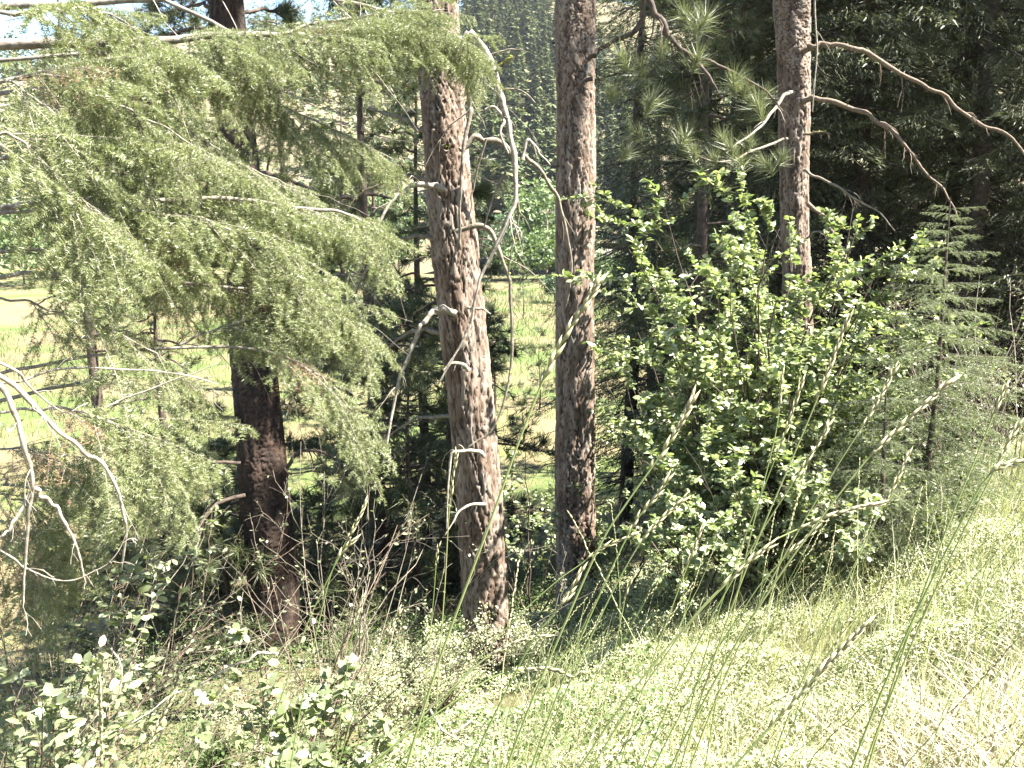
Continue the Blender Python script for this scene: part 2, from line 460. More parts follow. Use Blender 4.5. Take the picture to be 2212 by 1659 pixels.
# needles of a long-needled pine: a brush at the end of a shoot (axis +X)
def tuft_template(n, L, w, seed, back=0.10, cone=(0.25, 1.25)):
    r = np.random.default_rng(seed)
    a = r.uniform(0, 2 * math.pi, n); c = r.uniform(cone[0], cone[1], n)
    d = np.stack([np.cos(c), np.sin(c) * np.cos(a), np.sin(c) * np.sin(a)], -1)
    b = np.stack([r.uniform(-back, 0.02, n), np.zeros(n), np.zeros(n)], -1)
    ln = L * r.uniform(0.75, 1.1, n)[:, None]
    tip = b + d * ln + np.array([0, 0, -1.0]) * (0.12 * ln)
    sd = nrm(np.cross(d, r.normal(0, 1, (n, 3)))) * (w / 2)
    V = np.stack([b - sd, b + sd, tip], 1).reshape(-1, 3)
    return V, np.arange(3 * n).reshape(-1, 3)

def bark_trunk(C, R, nu, cw=0.048, ch=0.14, depth=0.019, seed=1, flare=0.0):
    """A trunk along C (k x 3, base first) with bark plates parted by real cracks. -> MB, attributes"""
    r = np.random.default_rng(seed)
    C = np.asarray(C, float); R = np.asarray(R, float)
    L = np.linalg.norm(np.diff(C, axis=0), axis=1).sum()
    nv = int(L / 0.0145) if nu > 100 else int(L / 0.03)
    Cs = spline(np.column_stack([C, R]), nv)
    Rr = Cs[:, 3]; Cs = Cs[:, :3]
    S = np.linspace(0, L, nv)
    th = np.linspace(0, 2 * math.pi, nu, endpoint=False)
    TH, SS = np.meshgrid(th, S)
    nc = max(6, int(2 * math.pi * R.mean() / cw))
    gu = TH / (2 * math.pi) * nc + 0.5 * np.sin(SS * 11 + TH * 2) + 0.3 * np.sin(SS * 31 + TH * 5) + 0.2 * np.sin(SS * 67 + TH * 11)
    gv = SS / ch + 0.8 * np.sin(TH * 3 + SS * 2.1) + 0.5 * np.sin(TH * 7 + SS * 5) + 0.3 * np.sin(TH * 19 + SS * 17)
    ncv = int(gv.max()) + 6
    J = r.uniform(0.05, 0.95, (nc, ncv, 2)); CR = r.random((nc, ncv))
    iu, iv = np.floor(gu).astype(int), np.floor(gv).astype(int)
    F1 = np.full(gu.shape, 9.0); F2 = F1.copy(); ID = np.zeros(gu.shape)
    for du in (-1, 0, 1):
        for dv in (-1, 0, 1):
            a, b = (iu + du) % nc, (iv + dv + 2) % ncv
            d = np.hypot(iu + du + J[a, b, 0] - gu, iv + dv + J[a, b, 1] - gv)
            c = d < F1
            F2 = np.where(c, F1, np.minimum(F2, d)); ID = np.where(c, CR[a, b], ID); F1 = np.where(c, d, F1)
    e = np.clip((F2 - F1) / (0.12 + 0.35 * np.clip(np.sin(TH * 4 + SS * 1.7) * np.sin(TH * 9 - SS * 3), 0, 1)), 0, 1); plate = e * e * (3 - 2 * e)
    lump = 0.02 * np.sin(TH * 2 + SS * 1.3 + seed) * np.sin(SS * 2.2) + 0.012 * np.sin(TH * 5 + SS * 3.1)
    grain = 0.25 * np.sin(SS * 140 + TH * 31 + ID * 20) * r.random(gu.shape)
    disp = depth * (plate - 0.7 + 0.9 * (ID - 0.5) * plate + 0.25 * grain + 0.16 * (r.random(gu.shape) - 0.5)) + lump * R.mean() * 2
    rad = Rr[:, None] * (1 + flare * np.exp(-SS / 0.35) * (1 + 0.25 * np.sin(TH * 5 + seed))) + disp
    V = np.stack([Cs[:, None, 0] + rad * np.cos(TH), Cs[:, None, 1] + rad * np.sin(TH), np.broadcast_to(Cs[:, None, 2], rad.shape)], -1).reshape(-1, 3)
    i = np.arange(nv - 1)[:, None]; j = np.arange(nu)[None]
    F = np.stack([i * nu + j, i * nu + (j + 1) % nu, (i + 1) * nu + (j + 1) % nu, (i + 1) * nu + j], -1).reshape(-1, 4)
    return MB().add(V, F), {'plate': plate.ravel(), 'cell': ID.ravel()}

def pine_limbs(C, h0, h1, n, l0, l1, r0, az=None, rise=0.15, droop=0.5, seed=None, npts=9):
    """Limbs from a trunk line C (k x 3, base first), between heights h0 and h1 above its base."""
    C = np.asarray(C); z = C[:, 2] - C[0, 2]
    h = np.sort(rng.uniform(h0, h1, n))
    B = np.stack([np.interp(h, z, C[:, c]) for c in range(3)], -1)
    a = rng.uniform(0, 2 * math.pi, n) if az is None else rng.uniform(az[0], az[1], n)
    L = rng.uniform(l0, l1, n) * np.clip(1.15 - 0.7 * (h - h0) / max(0.1, h1 - h0), 0.3, 1)
    s = np.linspace(0, 1, npts)[None, :, None]
    d = np.stack([np.cos(a), np.sin(a), rng.normal(rise, 0.12, n)], -1)
    P = B[:, None] + d[:, None] * L[:, None, None] * s
    P[:, :, 2] -= (droop * L)[:, None] * s[:, :, 0] ** 2 - (droop * 0.45 * L)[:, None] * s[:, :, 0] ** 3
    P[:, 1:] += np.cumsum(rng.normal(0, 0.035, (n, npts - 1, 3)), axis=1) * L[:, None, None] * 0.6
    R = (r0 * (0.5 + 0.5 * L / l1))[:, None] * np.linspace(1, 0.28, npts)[None]
    return P, R

TUFTS = [tuft_template(26, 0.19, 0.006, 11), tuft_template(22, 0.21, 0.006, 12), tuft_template(30, 0.17, 0.006, 13)]
TUFTS_FAR = [tuft_template(12, 0.24, 0.0145, 21), tuft_template(11, 0.26, 0.015, 22)]
def tufts_on(mb, P, per, t0, far=False, scale=1.0, m=0, up=0.25):
    pos, tan = along(P, per, t0, 1.0)
    X = nrm(tan + rng.normal(0, 0.35, tan.shape) + np.array([0, 0, up]))
    T = TUFTS_FAR if far else TUFTS
    w = rng.integers(0, len(T), len(pos))
    for i, (tv, tf) in enumerate(T):
        c = w == i
        if c.any():
            mb.add(*inst(tv, tf, pos[c], frames(X[c], roll=rng.uniform(0, 6.28, c.sum())), scale * rng.uniform(0.8, 1.15, c.sum())), m)
    return mb

def stub(mb, p, d, L, r):
    P = np.array([[p, p + d * L * 0.5 + np.array([0, 0, 0.02]), p + d * L]])
    mb.add(*tubes(P, np.array([[r, r * 0.8, r * 0.45]]), 6))

def draw_limb(parent, pts, y0, y1, w0, w1, mat, label=None, twigs=3, name='branch', n=18, tl=(0.08, 0.3), moss=0, start=None, wavy=0.012):
    """One limb through view points; w0, w1 thickness in view pixels. Returns its line and radii."""
    P = poly(pts, y0, y1, n)
    if start is not None: P = np.vstack([spline([start, P[0]], 4)[:-1], P])
    k = len(P)
    ym = np.linspace(y0, y1, k)
    R = np.linspace(w0, w1 * 0.75, k) / 2 / KPX / FPX * ym * 0.82
    L = np.linalg.norm(P[-1] - P[0])
    P[1:-1] += rng.normal(0, 0.24, (k - 2, 3)) * R[1:-1, None]
    for q_ in rng.integers(1, max(2, k - 1), max(1, k // 5)):
        P[q_] += rng.normal(0, 0.9, 3) * R[q_]
    P2 = spline(P, k * 2)
    P2[1:-1] += rng.normal(0, 0.07, (2 * k - 2, 3)) * R.mean(); R2 = np.interp(np.linspace(0, 1, 2 * k), np.linspace(0, 1, k), R) * (1 + rng.normal(0, 0.10, 2 * k))
    P2 = np.vstack([P2, P2[-1] + 0.3 * (P2[-1] - P2[-2])]); R2 = np.append(R2, 0.0004)
    mb = MB().add(*tubes(P2[None], R2[None], 8))
    if twigs:
        A, RA = grow(P[None], R[None], twigs, 0.25, 1.0, tl[0], tl[1], (0.5, 1.3), -0.1, 0.5, 6, 0.42, 0.09)
        RA = np.clip(RA, 0.0012, 0.008)
        mb.add(*tubes(A, RA, 4))
        B, RB = grow(A, RA, 2, 0.3, 1.0, 0.25, 0.6, (0.4, 1.1), -0.1, 0.5, 5, 0.7, 0.09, 0.7)
        mb.add(*tubes(B, np.clip(RB, 0.0009, 0.004), 3))
    o = part(name, mb, mat, parent, label=label)
    draw_limb.last = o
    if moss:
        pos, tan = along(P[None], moss, 0.0, 0.95)
        rr = np.interp(np.linspace(0, 1, moss), np.linspace(0, 1, k), R)
        pos = pos + nrm(rng.normal(0, 1, pos.shape) + np.array([0, 0, 0.8])) * rng.choice(R, moss)[:, None] * 0.9
        part('moss', MB().add(*inst(CHIP_V, CHIP_F, pos, frames(rdir(moss)), rng.uniform(0.008, 0.022, moss))), M['moss'], o, kind='stuff')
    return P, R

# ------------------------------------------------------------------ the four big pines
def upper_crown(t, C, h0, h1, n, l0, l1, seed):
    """The live crown high on a tall pine."""
    P, R = pine_limbs(C, h0, h1, n, l0, l1, 0.05)
    A, RA = grow(P, R, 5, 0.3, 1.0, 0.25, 0.5, (0.4, 1.0), 0.2, 0.2, 5, 0.5, flat=0.5)
    wood = MB().add(*tubes(P, R, 5)).add(*tubes(A, RA, 3))
    cr = MB()
    tufts_on(cr, A, 5, 0.3, True, 1.25); tufts_on(cr, P, 5, 0.5, True, 1.25)
    c = part('crown', cr, M['pine'], t)
    part('limb', wood, M['bark_plain'], c, kind='stuff')

def tall_trunk(name, label, pts, y, h, seed, nu=132, flare=0.12, top_r=0.09, bark='bark', leafdeep=0.0):
    """pts: (u, v, width in view pixels) from base to top of the frame; then on up to height h."""
    C, R = [], []
    for (u, v, w) in pts:
        p = at(u, v, y); C.append(p); R.append(w / 2 / KPX / FPX * (y * CP - p[2] * SP))
    b = C[0].copy()
    b[2] = float(ground_z(b[0], b[1])) - 0.15
    if C[0][2] - b[2] > 0.15:
        C.insert(0, b); R.insert(0, R[0] * 1.04)
    else:
        C[0] = b
    t = thing(name, label, 'tree', C[0] + np.array([0, 0, 0.15]))
    mb, attr = bark_trunk(C, R, nu, seed=seed, flare=flare)
    part('trunk', mb, M[bark], t, attr=attr)
    d = nrm(C[-1] - C[-2])
    d = nrm(d * np.array([0.5, 0.5, 1.0]))
    n_up = [C[-1] - d * 0.02 + d * k * (h / 6.0) for k in range(7)]
    R_up = np.linspace(R[-1] * 0.985, top_r * 0.5, 7)
    mb2, attr2 = bark_trunk(n_up, R_up, 28, 0.09, 0.2, seed=seed + 50)
    part('upper_trunk', mb2, M[bark], t, attr=attr2)
    return t, np.vstack([C, n_up[1:]]), C

# trunk 1: in the middle, with the dead limbs
Y1 = 7.3
pine1, line1, _ = tall_trunk('pine_tree', 'big pine with broken curling dead limbs at the centre of the bank', [
    (1061, 1450, 98), (1050, 1300, 97), (1037, 1100, 95), (1013, 830, 95), (985, 555, 94), (963, 330, 93), (952, 160, 92), (944, 0, 88), (938, -120, 86)], Y1, 12.0, 3)
upper_crown(pine1, line1, 10.0, 17.0, 22, 1.2, 2.8, 1)
D, DP = M['dead'], M['dead_pale']
draw_limb(pine1, [(985, 95), (1012, 72), (1040, 92), (1062, 140), (1078, 195), (1092, 250), (1105, 310), (1114, 370), (1114, 425), (1096, 480), (1062, 550), (1036, 605), (1022, 665), (1008, 720), (975, 780), (948, 828)],
          6.9, 6.55, 20, 6, DP, 'thick pale broken limb hanging down past the trunk', n=30, twigs=7, tl=(0.04, 0.12))
draw_limb(pine1, [(985, 150), (1000, 165), (1013, 200), (1018, 240), (1006, 290), (1000, 340), (996, 420), (990, 500), (975, 590)], 7.0, 6.85, 15, 7, D, 'dead limb curling down along the trunk', n=20)
draw_limb(pine1, [(995, 325), (1030, 304), (1078, 306), (1105, 328), (1135, 338), (1165, 366), (1190, 402), (1211, 452), (1227, 520), (1235, 590), (1222, 662)], 7.0, 7.35, 16, 6, D, 'long arching dead limb reaching towards the straight pine', n=24, twigs=3, tl=(0.05, 0.15))
draw_limb(pine1, [(1128, 345), (1138, 305), (1150, 308), (1168, 332), (1188, 356)], 7.1, 7.1, 11, 5, DP, n=10)
draw_limb(pine1, [(1068, 235), (1082, 200), (1115, 193), (1140, 205), (1156, 222)], 6.8, 6.8, 7, 4, D, n=10)
draw_limb(pine1, [(1062, 118), (1095, 108), (1130, 107)], 6.85, 6.8, 6, 4, D, n=6)
draw_limb(pine1, [(1072, 152), (1092, 135), (1110, 124)], 6.8, 6.75, 9, 5, D, 'mossy yellow stub', n=6, moss=160)
draw_limb(pine1, [(1050, 238), (1070, 232), (1090, 262), (1080, 285), (1098, 330)], 6.8, 6.7, 9, 7, DP, n=10)
draw_limb(pine1, [(955, 408), (938, 401), (908, 399), (880, 406), (850, 430), (830, 460), (800, 520), (778, 570)], 7.1, 6.8, 17, 5, DP, 'pale dead limb arching off to the shaded side', n=18, twigs=4)
draw_limb(pine1, [(985, 678), (968, 671), (945, 670), (925, 685), (905, 720), (880, 772), (860, 830), (846, 900), (835, 965)], 7.0, 6.8, 18, 8, DP, 'pale limb bent like an elbow below mid trunk', n=20, moss=60, twigs=3)
draw_limb(pine1, [(965, 318), (945, 312), (915, 290), (880, 262), (830, 245), (796, 233)], 7.1, 7.5, 16, 9, D, 'mossy limb above the others on the shaded side', n=14, moss=260)
draw_limb(pine1, [(965, 532), (950, 522), (915, 510), (868, 516), (822, 542), (782, 600), (760, 660)], 7.2, 7.4, 14, 6, D, n=16, moss=220, twigs=4)
draw_limb(pine1, [(985, 500), (1030, 487), (1060, 500), (1085, 560), (1100, 620), (1106, 700), (1104, 780), (1090, 860), (1062, 930), (1012, 966)], 7.05, 6.9, 14, 6, D, 'long drooping limb hooking back to the trunk', n=24, moss=40)
draw_limb(pine1, [(1050, 300), (1030, 370), (1020, 430), (1012, 500)], 6.9, 7.0, 6, 3, D, n=12, twigs=3)
draw_limb(pine1, [(1092, 372), (1064, 430), (1048, 482), (1040, 540)], 6.75, 6.9, 7, 3, D, n=12, twigs=3)
draw_limb(pine1, [(1112, 400), (1120, 470), (1104, 545), (1098, 600)], 6.8, 6.9, 7, 3, D, n=12, moss=30)
draw_limb(pine1, [(1098, 478), (1125, 500), (1122, 520)], 6.8, 6.8, 6, 3, DP, n=6)
draw_limb(pine1, [(1010, 665), (1040, 668), (1060, 678)], 6.95, 6.9, 8, 5, DP, n=6)
draw_limb(pine1, [(1012, 800), (1000, 788), (978, 784), (958, 800)], 7.0, 6.85, 14, 6, DP, 'short splintered stub', n=8, moss=50)
draw_limb(pine1, [(1045, 985), (1025, 974), (1000, 975), (975, 985), (968, 1060), (965, 1140)], 6.95, 6.75, 13, 4, DP, n=12)
draw_limb(pine1, [(1050, 1090), (1010, 1092), (985, 1120), (962, 1155)], 6.95, 6.75, 10, 4, DP, n=8)
draw_limb(pine1, [(955, 720), (905, 712), (850, 740), (800, 790)], 7.3, 7.6, 13, 6, D, n=12, twigs=5)
draw_limb(pine1, [(985, 900), (940, 900), (880, 915), (820, 960)], 7.3, 7.7, 13, 5, D, n=12, twigs=6)
draw_limb(pine1, [(945, 395), (880, 380), (820, 400), (760, 430)], 7.4, 7.8, 10, 5, D, n=12, moss=60, twigs=4)

# trunk 2: straight, close behind
Y2 = 9.4
pine2, line2, _ = tall_trunk('pine_tree', 'straight bare pine trunk standing just behind the curling limbs', [
    (1246, 1390, 86), (1244, 1150, 83), (1242, 900, 81), (1243, 500, 82), (1243, 200, 84), (1243, 0, 85), (1243, -130, 84)], Y2, 13.0, 8)
upper_crown(pine2, line2, 10.5, 19.0, 26, 1.5, 3.2, 2)
BR = M['bark_plain']
P2a, R2a = draw_limb(pine2, [(1270, 130), (1290, 115), (1330, 85), (1368, 70), (1388, 35), (1392, -20), (1398, -80)], 9.2, 8.9, 12, 16, BR, 'living limb bending up out of sight', n=16)
P2b, R2b = draw_limb(pine2, [(1388, -60), (1405, 10), (1435, 60), (1480, 112), (1520, 150), (1560, 212)], 8.9, 8.5, 18, 7, BR, 'drooping living limb with long pale needles', n=20, twigs=5)
P2c, R2c = draw_limb(pine2, [(1480, 112), (1540, 135), (1600, 165), (1650, 195), (1690, 240)], 8.7, 8.5, 9, 5, BR, n=14, twigs=3)
P2d, R2d = draw_limb(pine2, [(1280, 170), (1262, 178), (1255, 200)], 9.1, 9.1, 12, 6, BR, n=5)
draw_limb(pine2, [(1225, 95), (1205, 93), (1192, 92)], 9.4, 9.4, 8, 5, BR, n=5)
draw_limb(pine2, [(1210, 350), (1200, 360), (1190, 362)], 9.3, 9.3, 8, 4, BR, n=5)
# trunk 4: right, with long swept dead limbs
Y4 = 10.8
pine4, line4, _ = tall_trunk('pine_tree', 'pine rising behind the leafy shrub with long dead limbs sweeping outward', [
    (1735, 1300, 66), (1732, 1000, 62), (1725, 700, 58), (1716, 480, 58), (1716, 250, 64), (1713, 100, 70), (1711, 0, 74), (1709, -130, 76)], Y4, 12.0, 14, nu=104)
upper_crown(pine4, line4, 10.0, 18.0, 26, 1.6, 3.4, 3)
TR = M['twig_red']
draw_limb(pine4, [(1735, 112), (1755, 98), (1790, 94), (1850, 106), (1920, 142), (2000, 187), (2060, 230), (2120, 270), (2170, 287), (2206, 322), (2235, 372)], 10.6, 9.6, 15, 8, TR, 'topmost long reddish limb sweeping outward', n=26, twigs=9, tl=(0.04, 0.16))
draw_limb(pine4, [(1735, 218), (1758, 214), (1800, 220), (1860, 245), (1920, 277), (1962, 322), (2000, 372), (2040, 410), (2068, 470)], 10.6, 9.8, 15, 6, TR, 'second long reddish limb sweeping outward', n=24, twigs=9, tl=(0.04, 0.16))
draw_limb(pine4, [(1735, 368), (1760, 380), (1800, 400), (1852, 432), (1900, 460), (1932, 498)], 10.6, 10.0, 9, 4, D, n=16, twigs=5)
draw_limb(pine4, [(1715, 200), (1698, 204), (1670, 240), (1640, 276), (1600, 305), (1570, 330)], 10.5, 9.9, 11, 5, DP, 'bleached straight limb', n=14, twigs=3)
draw_limb(pine4, [(1745, 440), (1780, 472), (1802, 512), (1830, 560), (1852, 605)], 10.6, 10.1, 12, 6, TR, n=14, twigs=3)
draw_limb(pine4, [(1735, 290), (1752, 288), (1775, 285), (1795, 290)], 10.6, 10.4, 8, 4, TR, n=8, moss=60)
draw_limb(pine4, [(1735, 520), (1770, 500), (1800, 520), (1830, 545)], 10.6, 10.2, 7, 3, D, n=10, twigs=2)
draw_limb(pine4, [(1760, 0), (1762, 60), (1765, 110), (1760, 175), (1755, 240)], 10.4, 10.3, 5, 3, DP, n=12, moss=20)
P4a, R4a = draw_limb(pine4, [(1700, 300), (1640, 320), (1560, 350), (1490, 330)], 10.5, 9.2, 8, 4, D, n=14, twigs=5)

# pale lit needle brushes in front of trunks 2 and 4, each brush a piece
tuft_me = [MB().add(*tuft_template(130, 0.22, 0.0055, 30 + i, 0.12, (0.15, 1.45))).mesh('needle_tuft', M['pine_lit'], smooth=False) for i in range(4)]
TW = at
for (u, v, y, par) in [(1345, 130, 8.8, pine2), (1380, 150, 8.8, pine2), (1325, 200, 8.8, pine2), (1405, 225, 8.9, pine2), (1375, 285, 8.8, pine2), (1352, 330, 8.9, pine2), (1430, 110, 8.7, pine2),
                       (1500, 60, 8.7, pine2), (1525, 40, 8.7, pine2), (1480, 35, 8.8, pine2), (1505, 130, 8.6, pine2), (1610, 190, 8.6, pine2), (1650, 205, 8.6, pine2), (1638, 232, 8.5, pine2), (1585, 175, 8.5, pine2),
                       (1500, 335, 9.2, pine4), (1540, 345, 9.2, pine4), (1580, 322, 9.2, pine4), (1620, 310, 9.2, pine4), (1600, 350, 9.1, pine4), (1690, 340, 9.4, pine4), (1655, 355, 9.3, pine4), (1560, 300, 9.3, pine4), (1480, 300, 9.3, pine4)]:
    p = TW(u, v, y)
    a = rng.uniform(0.9, 2.4)
    X = nrm(np.array([math.cos(a), rng.uniform(-0.6, 0.1), math.sin(a)]))
    put('needle_tuft', random.choice(tuft_me), par, p, frames(X[None], roll=rng.uniform(0, 6, 1))[0], rng.uniform(0.85, 1.25))

# trunk 3: dark double toned pine on the lower side, live limbs all the way down
Y3 = 11.5
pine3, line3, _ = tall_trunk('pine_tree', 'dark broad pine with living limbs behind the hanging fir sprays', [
    (598, 1400, 106), (585, 1200, 103), (570, 1050, 100), (556, 880, 96), (542, 700, 92), (530, 500, 86), (508, 250, 76), (488, 0, 68), (478, -120, 64)], Y3, 9.0, 21, nu=112, bark='bark_shaded')
upper_crown(pine3, line3, 9.8, 16.0, 24, 1.5, 3.0, 4)
def live_limb(t, pts, y0, y1, w0, w1, tw=10, tf=3, scale=1.0, far=False, mat='pine', start=None):
    P, R = draw_limb(t, pts, y0, y1, w0, w1, BR, n=16)
    A, RA = grow(P[None], R[None], tw, 0.3, 1.0, 0.18, 0.42, (0.5, 1.2), 0.0, 0.35, 6, 0.5, 0.08)
    B, RB = grow(A, RA, 2, 0.3, 1.0, 0.35, 0.7, (0.4, 1.0), 0.1, 0.2, 5, 0.7, 0.08)
    mb = MB().add(*tubes(A, np.clip(RA, 0.004, 1), 4)).add(*tubes(B, np.clip(RB, 0.003, 1), 3))
    br = draw_limb.last
    part('twig', mb, BR, br, kind='stuff')
    cr = MB(); tufts_on(cr, A, tf, 0.5, far, scale); tufts_on(cr, B, tf, 0.4, far, scale)
    part('needles', cr, M[mat], br, kind='stuff', smooth=False)
for pts, y0, y1, w0, w1, tw in [
        ([(500, 70), (450, 60), (400, 65), (330, 85), (270, 70)], 11.3, 10.4, 12, 5, 12),
        ([(470, 20), (420, 10), (360, 30), (310, 10)], 11.6, 12.4, 10, 5, 12),
        ([(520, 30), (570, 20), (620, 40), (660, 70)], 11.6, 12.6, 10, 5, 10),
        ([(540, 385), (580, 375), (640, 395), (715, 430)], 11.3, 10.6, 18, 7, 12),
        ([(500, 390), (450, 400), (430, 430), (400, 480)], 11.3, 10.9, 16, 6, 9),
        ([(560, 600), (620, 610), (660, 590), (720, 570), (770, 590)], 11.3, 11.0, 12, 5, 14),
        ([(560, 740), (620, 750), (690, 740), (760, 760)], 11.2, 11.6, 12, 5, 14),
        ([(520, 910), (480, 900), (440, 880), (400, 920), (360, 1000)], 11.2, 10.9, 12, 6, 14),
        ([(520, 1000), (460, 998), (410, 1010), (370, 1060), (320, 1100)], 11.2, 10.8, 11, 5, 14),
        ([(530, 1070), (470, 1090), (430, 1140), (410, 1220), (380, 1290)], 11.2, 10.6, 13, 6, 14),
        ([(520, 1030), (440, 1050), (380, 1060), (310, 1120), (260, 1180)], 11.3, 11.2, 10, 5, 14),
        ([(620, 1010), (650, 975), (720, 990), (770, 1060)], 11.3, 11.4, 12, 5, 10),
        ([(530, 560), (450, 575), (380, 590), (320, 640)], 11.4, 11.0, 12, 5, 12),
        ([(515, 300), (420, 290), (340, 330), (280, 380)], 11.5, 11.0, 13, 5, 12)]:
    live_limb(pine3, pts, y0, y1, w0, w1, tw)

# ------------------------------------------------------------------ trees between and behind
def bg_pine(name, label, u, v, height, r0, h0, nlimb, l0, l1, group=None, base=None, lean=(0, 0), far=True, tuft=3, scale=1.0, mat='pine', cat='tree', sub=5, dead=0, rise=0.15, droop=0.45):
    b = ground_hit(u, v) if base is None else np.array([base[0], base[1], float(ground_z(base[0], base[1]))])
    t = thing(name, label, cat, b, group)
    n = 14
    k = np.linspace(0, 1, n)
    C = b + np.stack([lean[0] * k * height + 0.05 * np.sin(k * 7), lean[1] * k * height + 0.05 * np.cos(k * 6), k * height - 0.1], -1)
    R = r0 * (1 - 0.93 * k)
    mb = MB().add(*tubes(C[None], R[None], 10))
    P, RP = pine_limbs(C, h0 * height, 0.96 * height, nlimb, l0, l1, r0 * 0.28, rise=rise, droop=droop)
    A, RA = grow(P, RP, sub, 0.25, 1.0, 0.2, 0.5, (0.5, 1.1), 0.1, 0.2, 5, 0.5, 0.07, flat=0.6)
    mb.add(*tubes(P, RP, 5)).add(*tubes(A, np.maximum(RA, 0.004), 3))
    if dead:
        Q, RQ = pine_limbs(C, 0.03 * height, h0 * height, dead, l0 * 0.6, l1 * 0.8, r0 * 0.2, rise=0.0, droop=0.5)
        QA, RQA = grow(Q, RQ, 4, 0.3, 1.0, 0.2, 0.5, (0.5, 1.2), -0.1, 0.4, 5, 0.5, 0.08)
        QB, RQB = grow(QA, RQA, 2, 0.2, 1.0, 0.3, 0.6, (0.4, 1.1), -0.1, 0.3, 5, 0.6, 0.08)
        mb.add(*tubes(Q, RQ, 4)).add(*tubes(QA, np.maximum(RQA, 0.003), 3)).add(*tubes(QB, np.maximum(RQB, 0.002), 3))
    part('trunk', mb, BR, t)
    cr = MB(); tufts_on(cr, A, tuft, 0.4, far, scale); tufts_on(cr, P, tuft, 0.6, far, scale)
    part('crown', cr, M[mat], t, smooth=False)
    return t
# pines on the lower bank and at the meadow's near edge
bg_pine('pine_tree', 'unseen tall pine added on the bank top to shade the hollow', 0, 0, 18, 0.2, 0.58, 46, 1.6, 3.2, base=(7.3, 10.4), tuft=7, scale=1.3)  # added out of view so its crown shades the hollow and broad pine
bg_pine('pine_tree', 'shaggy dark pine between the double toned pine and the curling limbs', 0, 0, 13, 0.17, 0.10, 46, 1.2, 2.6, base=(-2.6, 15.5), tuft=4, scale=1.1, dead=34)
bg_pine('pine_tree', 'thin dark pine half hidden just behind the shaggy one', 0, 0, 11, 0.12, 0.15, 30, 0.9, 2.0, base=(-1.35, 17.5), tuft=3, dead=14)
bg_pine('pine_tree', 'thin pine with dense dark whorls beside the straight bare trunk', 0, 0, 15, 0.13, 0.12, 58, 1.0, 2.2, base=(3.9, 15.2), tuft=4, scale=1.1, dead=16)
bg_pine('pine_tree', 'slender dark pine hugging the leafy shrub from behind', 0, 0, 12, 0.12, 0.10, 44, 0.8, 1.7, base=(2.7, 12.4), tuft=4, scale=1.0, dead=14)
bg_pine('pine_tree', 'low spreading pine on the lower bank in deep shade', 0, 0, 6.5, 0.12, 0.05, 34, 1.2, 2.2, base=(-2.2, 13.5), tuft=3, dead=8)
bg_pine('pine_tree', 'bushy pine behind the hanging fir branches near the meadow', 0, 0, 9, 0.2, 0.06, 40, 1.4, 2.8, base=(-10.5, 25), tuft=4, scale=1.2)
bg_pine('pine_tree', 'tall pine at the meadow edge behind the fir branches', 0, 0, 19, 0.25, 0.25, 44, 1.6, 3.2, base=(-15.5, 31), tuft=4, scale=1.3)
bg_pine('pine_tree', 'tall pine far behind the dark broad pine', 0, 0, 21, 0.27, 0.3, 46, 1.8, 3.4, base=(-12.5, 48), tuft=4, scale=1.5)
bg_pine('pine_tree', 'pine with open crown beyond the shaggy dark one', 0, 0, 15, 0.2, 0.15, 46, 1.5, 2.8, base=(-5.2, 33), tuft=4, scale=1.4)
bg_pine('pine_tree', 'round topped pine on the meadow between the two bare trunks', 0, 0, 14, 0.2, 0.2, 40, 1.5, 2.8, base=(-1.6, 40), tuft=4, scale=1.4)
bg_pine('pine_tree', 'blue green pine beyond the pine with dark whorls', 0, 0, 17, 0.22, 0.1, 50, 1.5, 3.0, base=(12.5, 44), tuft=4, scale=1.5)
bg_pine('pine_tree', 'broad pine at the foot of the forest edge', 0, 0, 16, 0.22, 0.08, 50, 1.5, 3.0, base=(9.6, 31), tuft=4, scale=1.4)
for lab, bx, by, hh, r_ in [('dark pine crowding the shaggy one on the lower bank', -2.0, 18.5, 12, 0.15), ('dense dark pine directly behind the curling limbs', -1.1, 14.6, 8, 0.11),
                            ('dark pine filling the gap beside the double toned pine', -3.5, 18.0, 11, 0.14), ('squat dark pine in the shaded hollow', -1.6, 13.0, 4.5, 0.08)]:
    bg_pine('pine_tree', lab, 0, 0, hh, r_, 0.06, 50, 1.0, 2.1, base=(bx, by), tuft=5, scale=1.15, dead=28)
for lab, bx, by, hh, r_ in [('squat dark pine low on the bank behind the drooping grey limbs', -5.4, 12.6, 3.9, 0.07), ('bushy dark pine at the hollow end past the fir', -4.5, 15.5, 4.8, 0.08),
                            ('low dark pine near the meadow edge below the fir', -7.4, 14.6, 3.8, 0.08), ('brownish squat pine on the lower bank', -6.6, 18.0, 5.0, 0.09),
                            ('little dark pine crouching beside the double toned pine', -4.2, 11.8, 3.0, 0.06)]:
    bg_pine('pine_tree', lab, 0, 0, hh, r_, 0.03, 44, 0.9, 1.9, base=(bx, by), tuft=5, scale=1.0, dead=10)
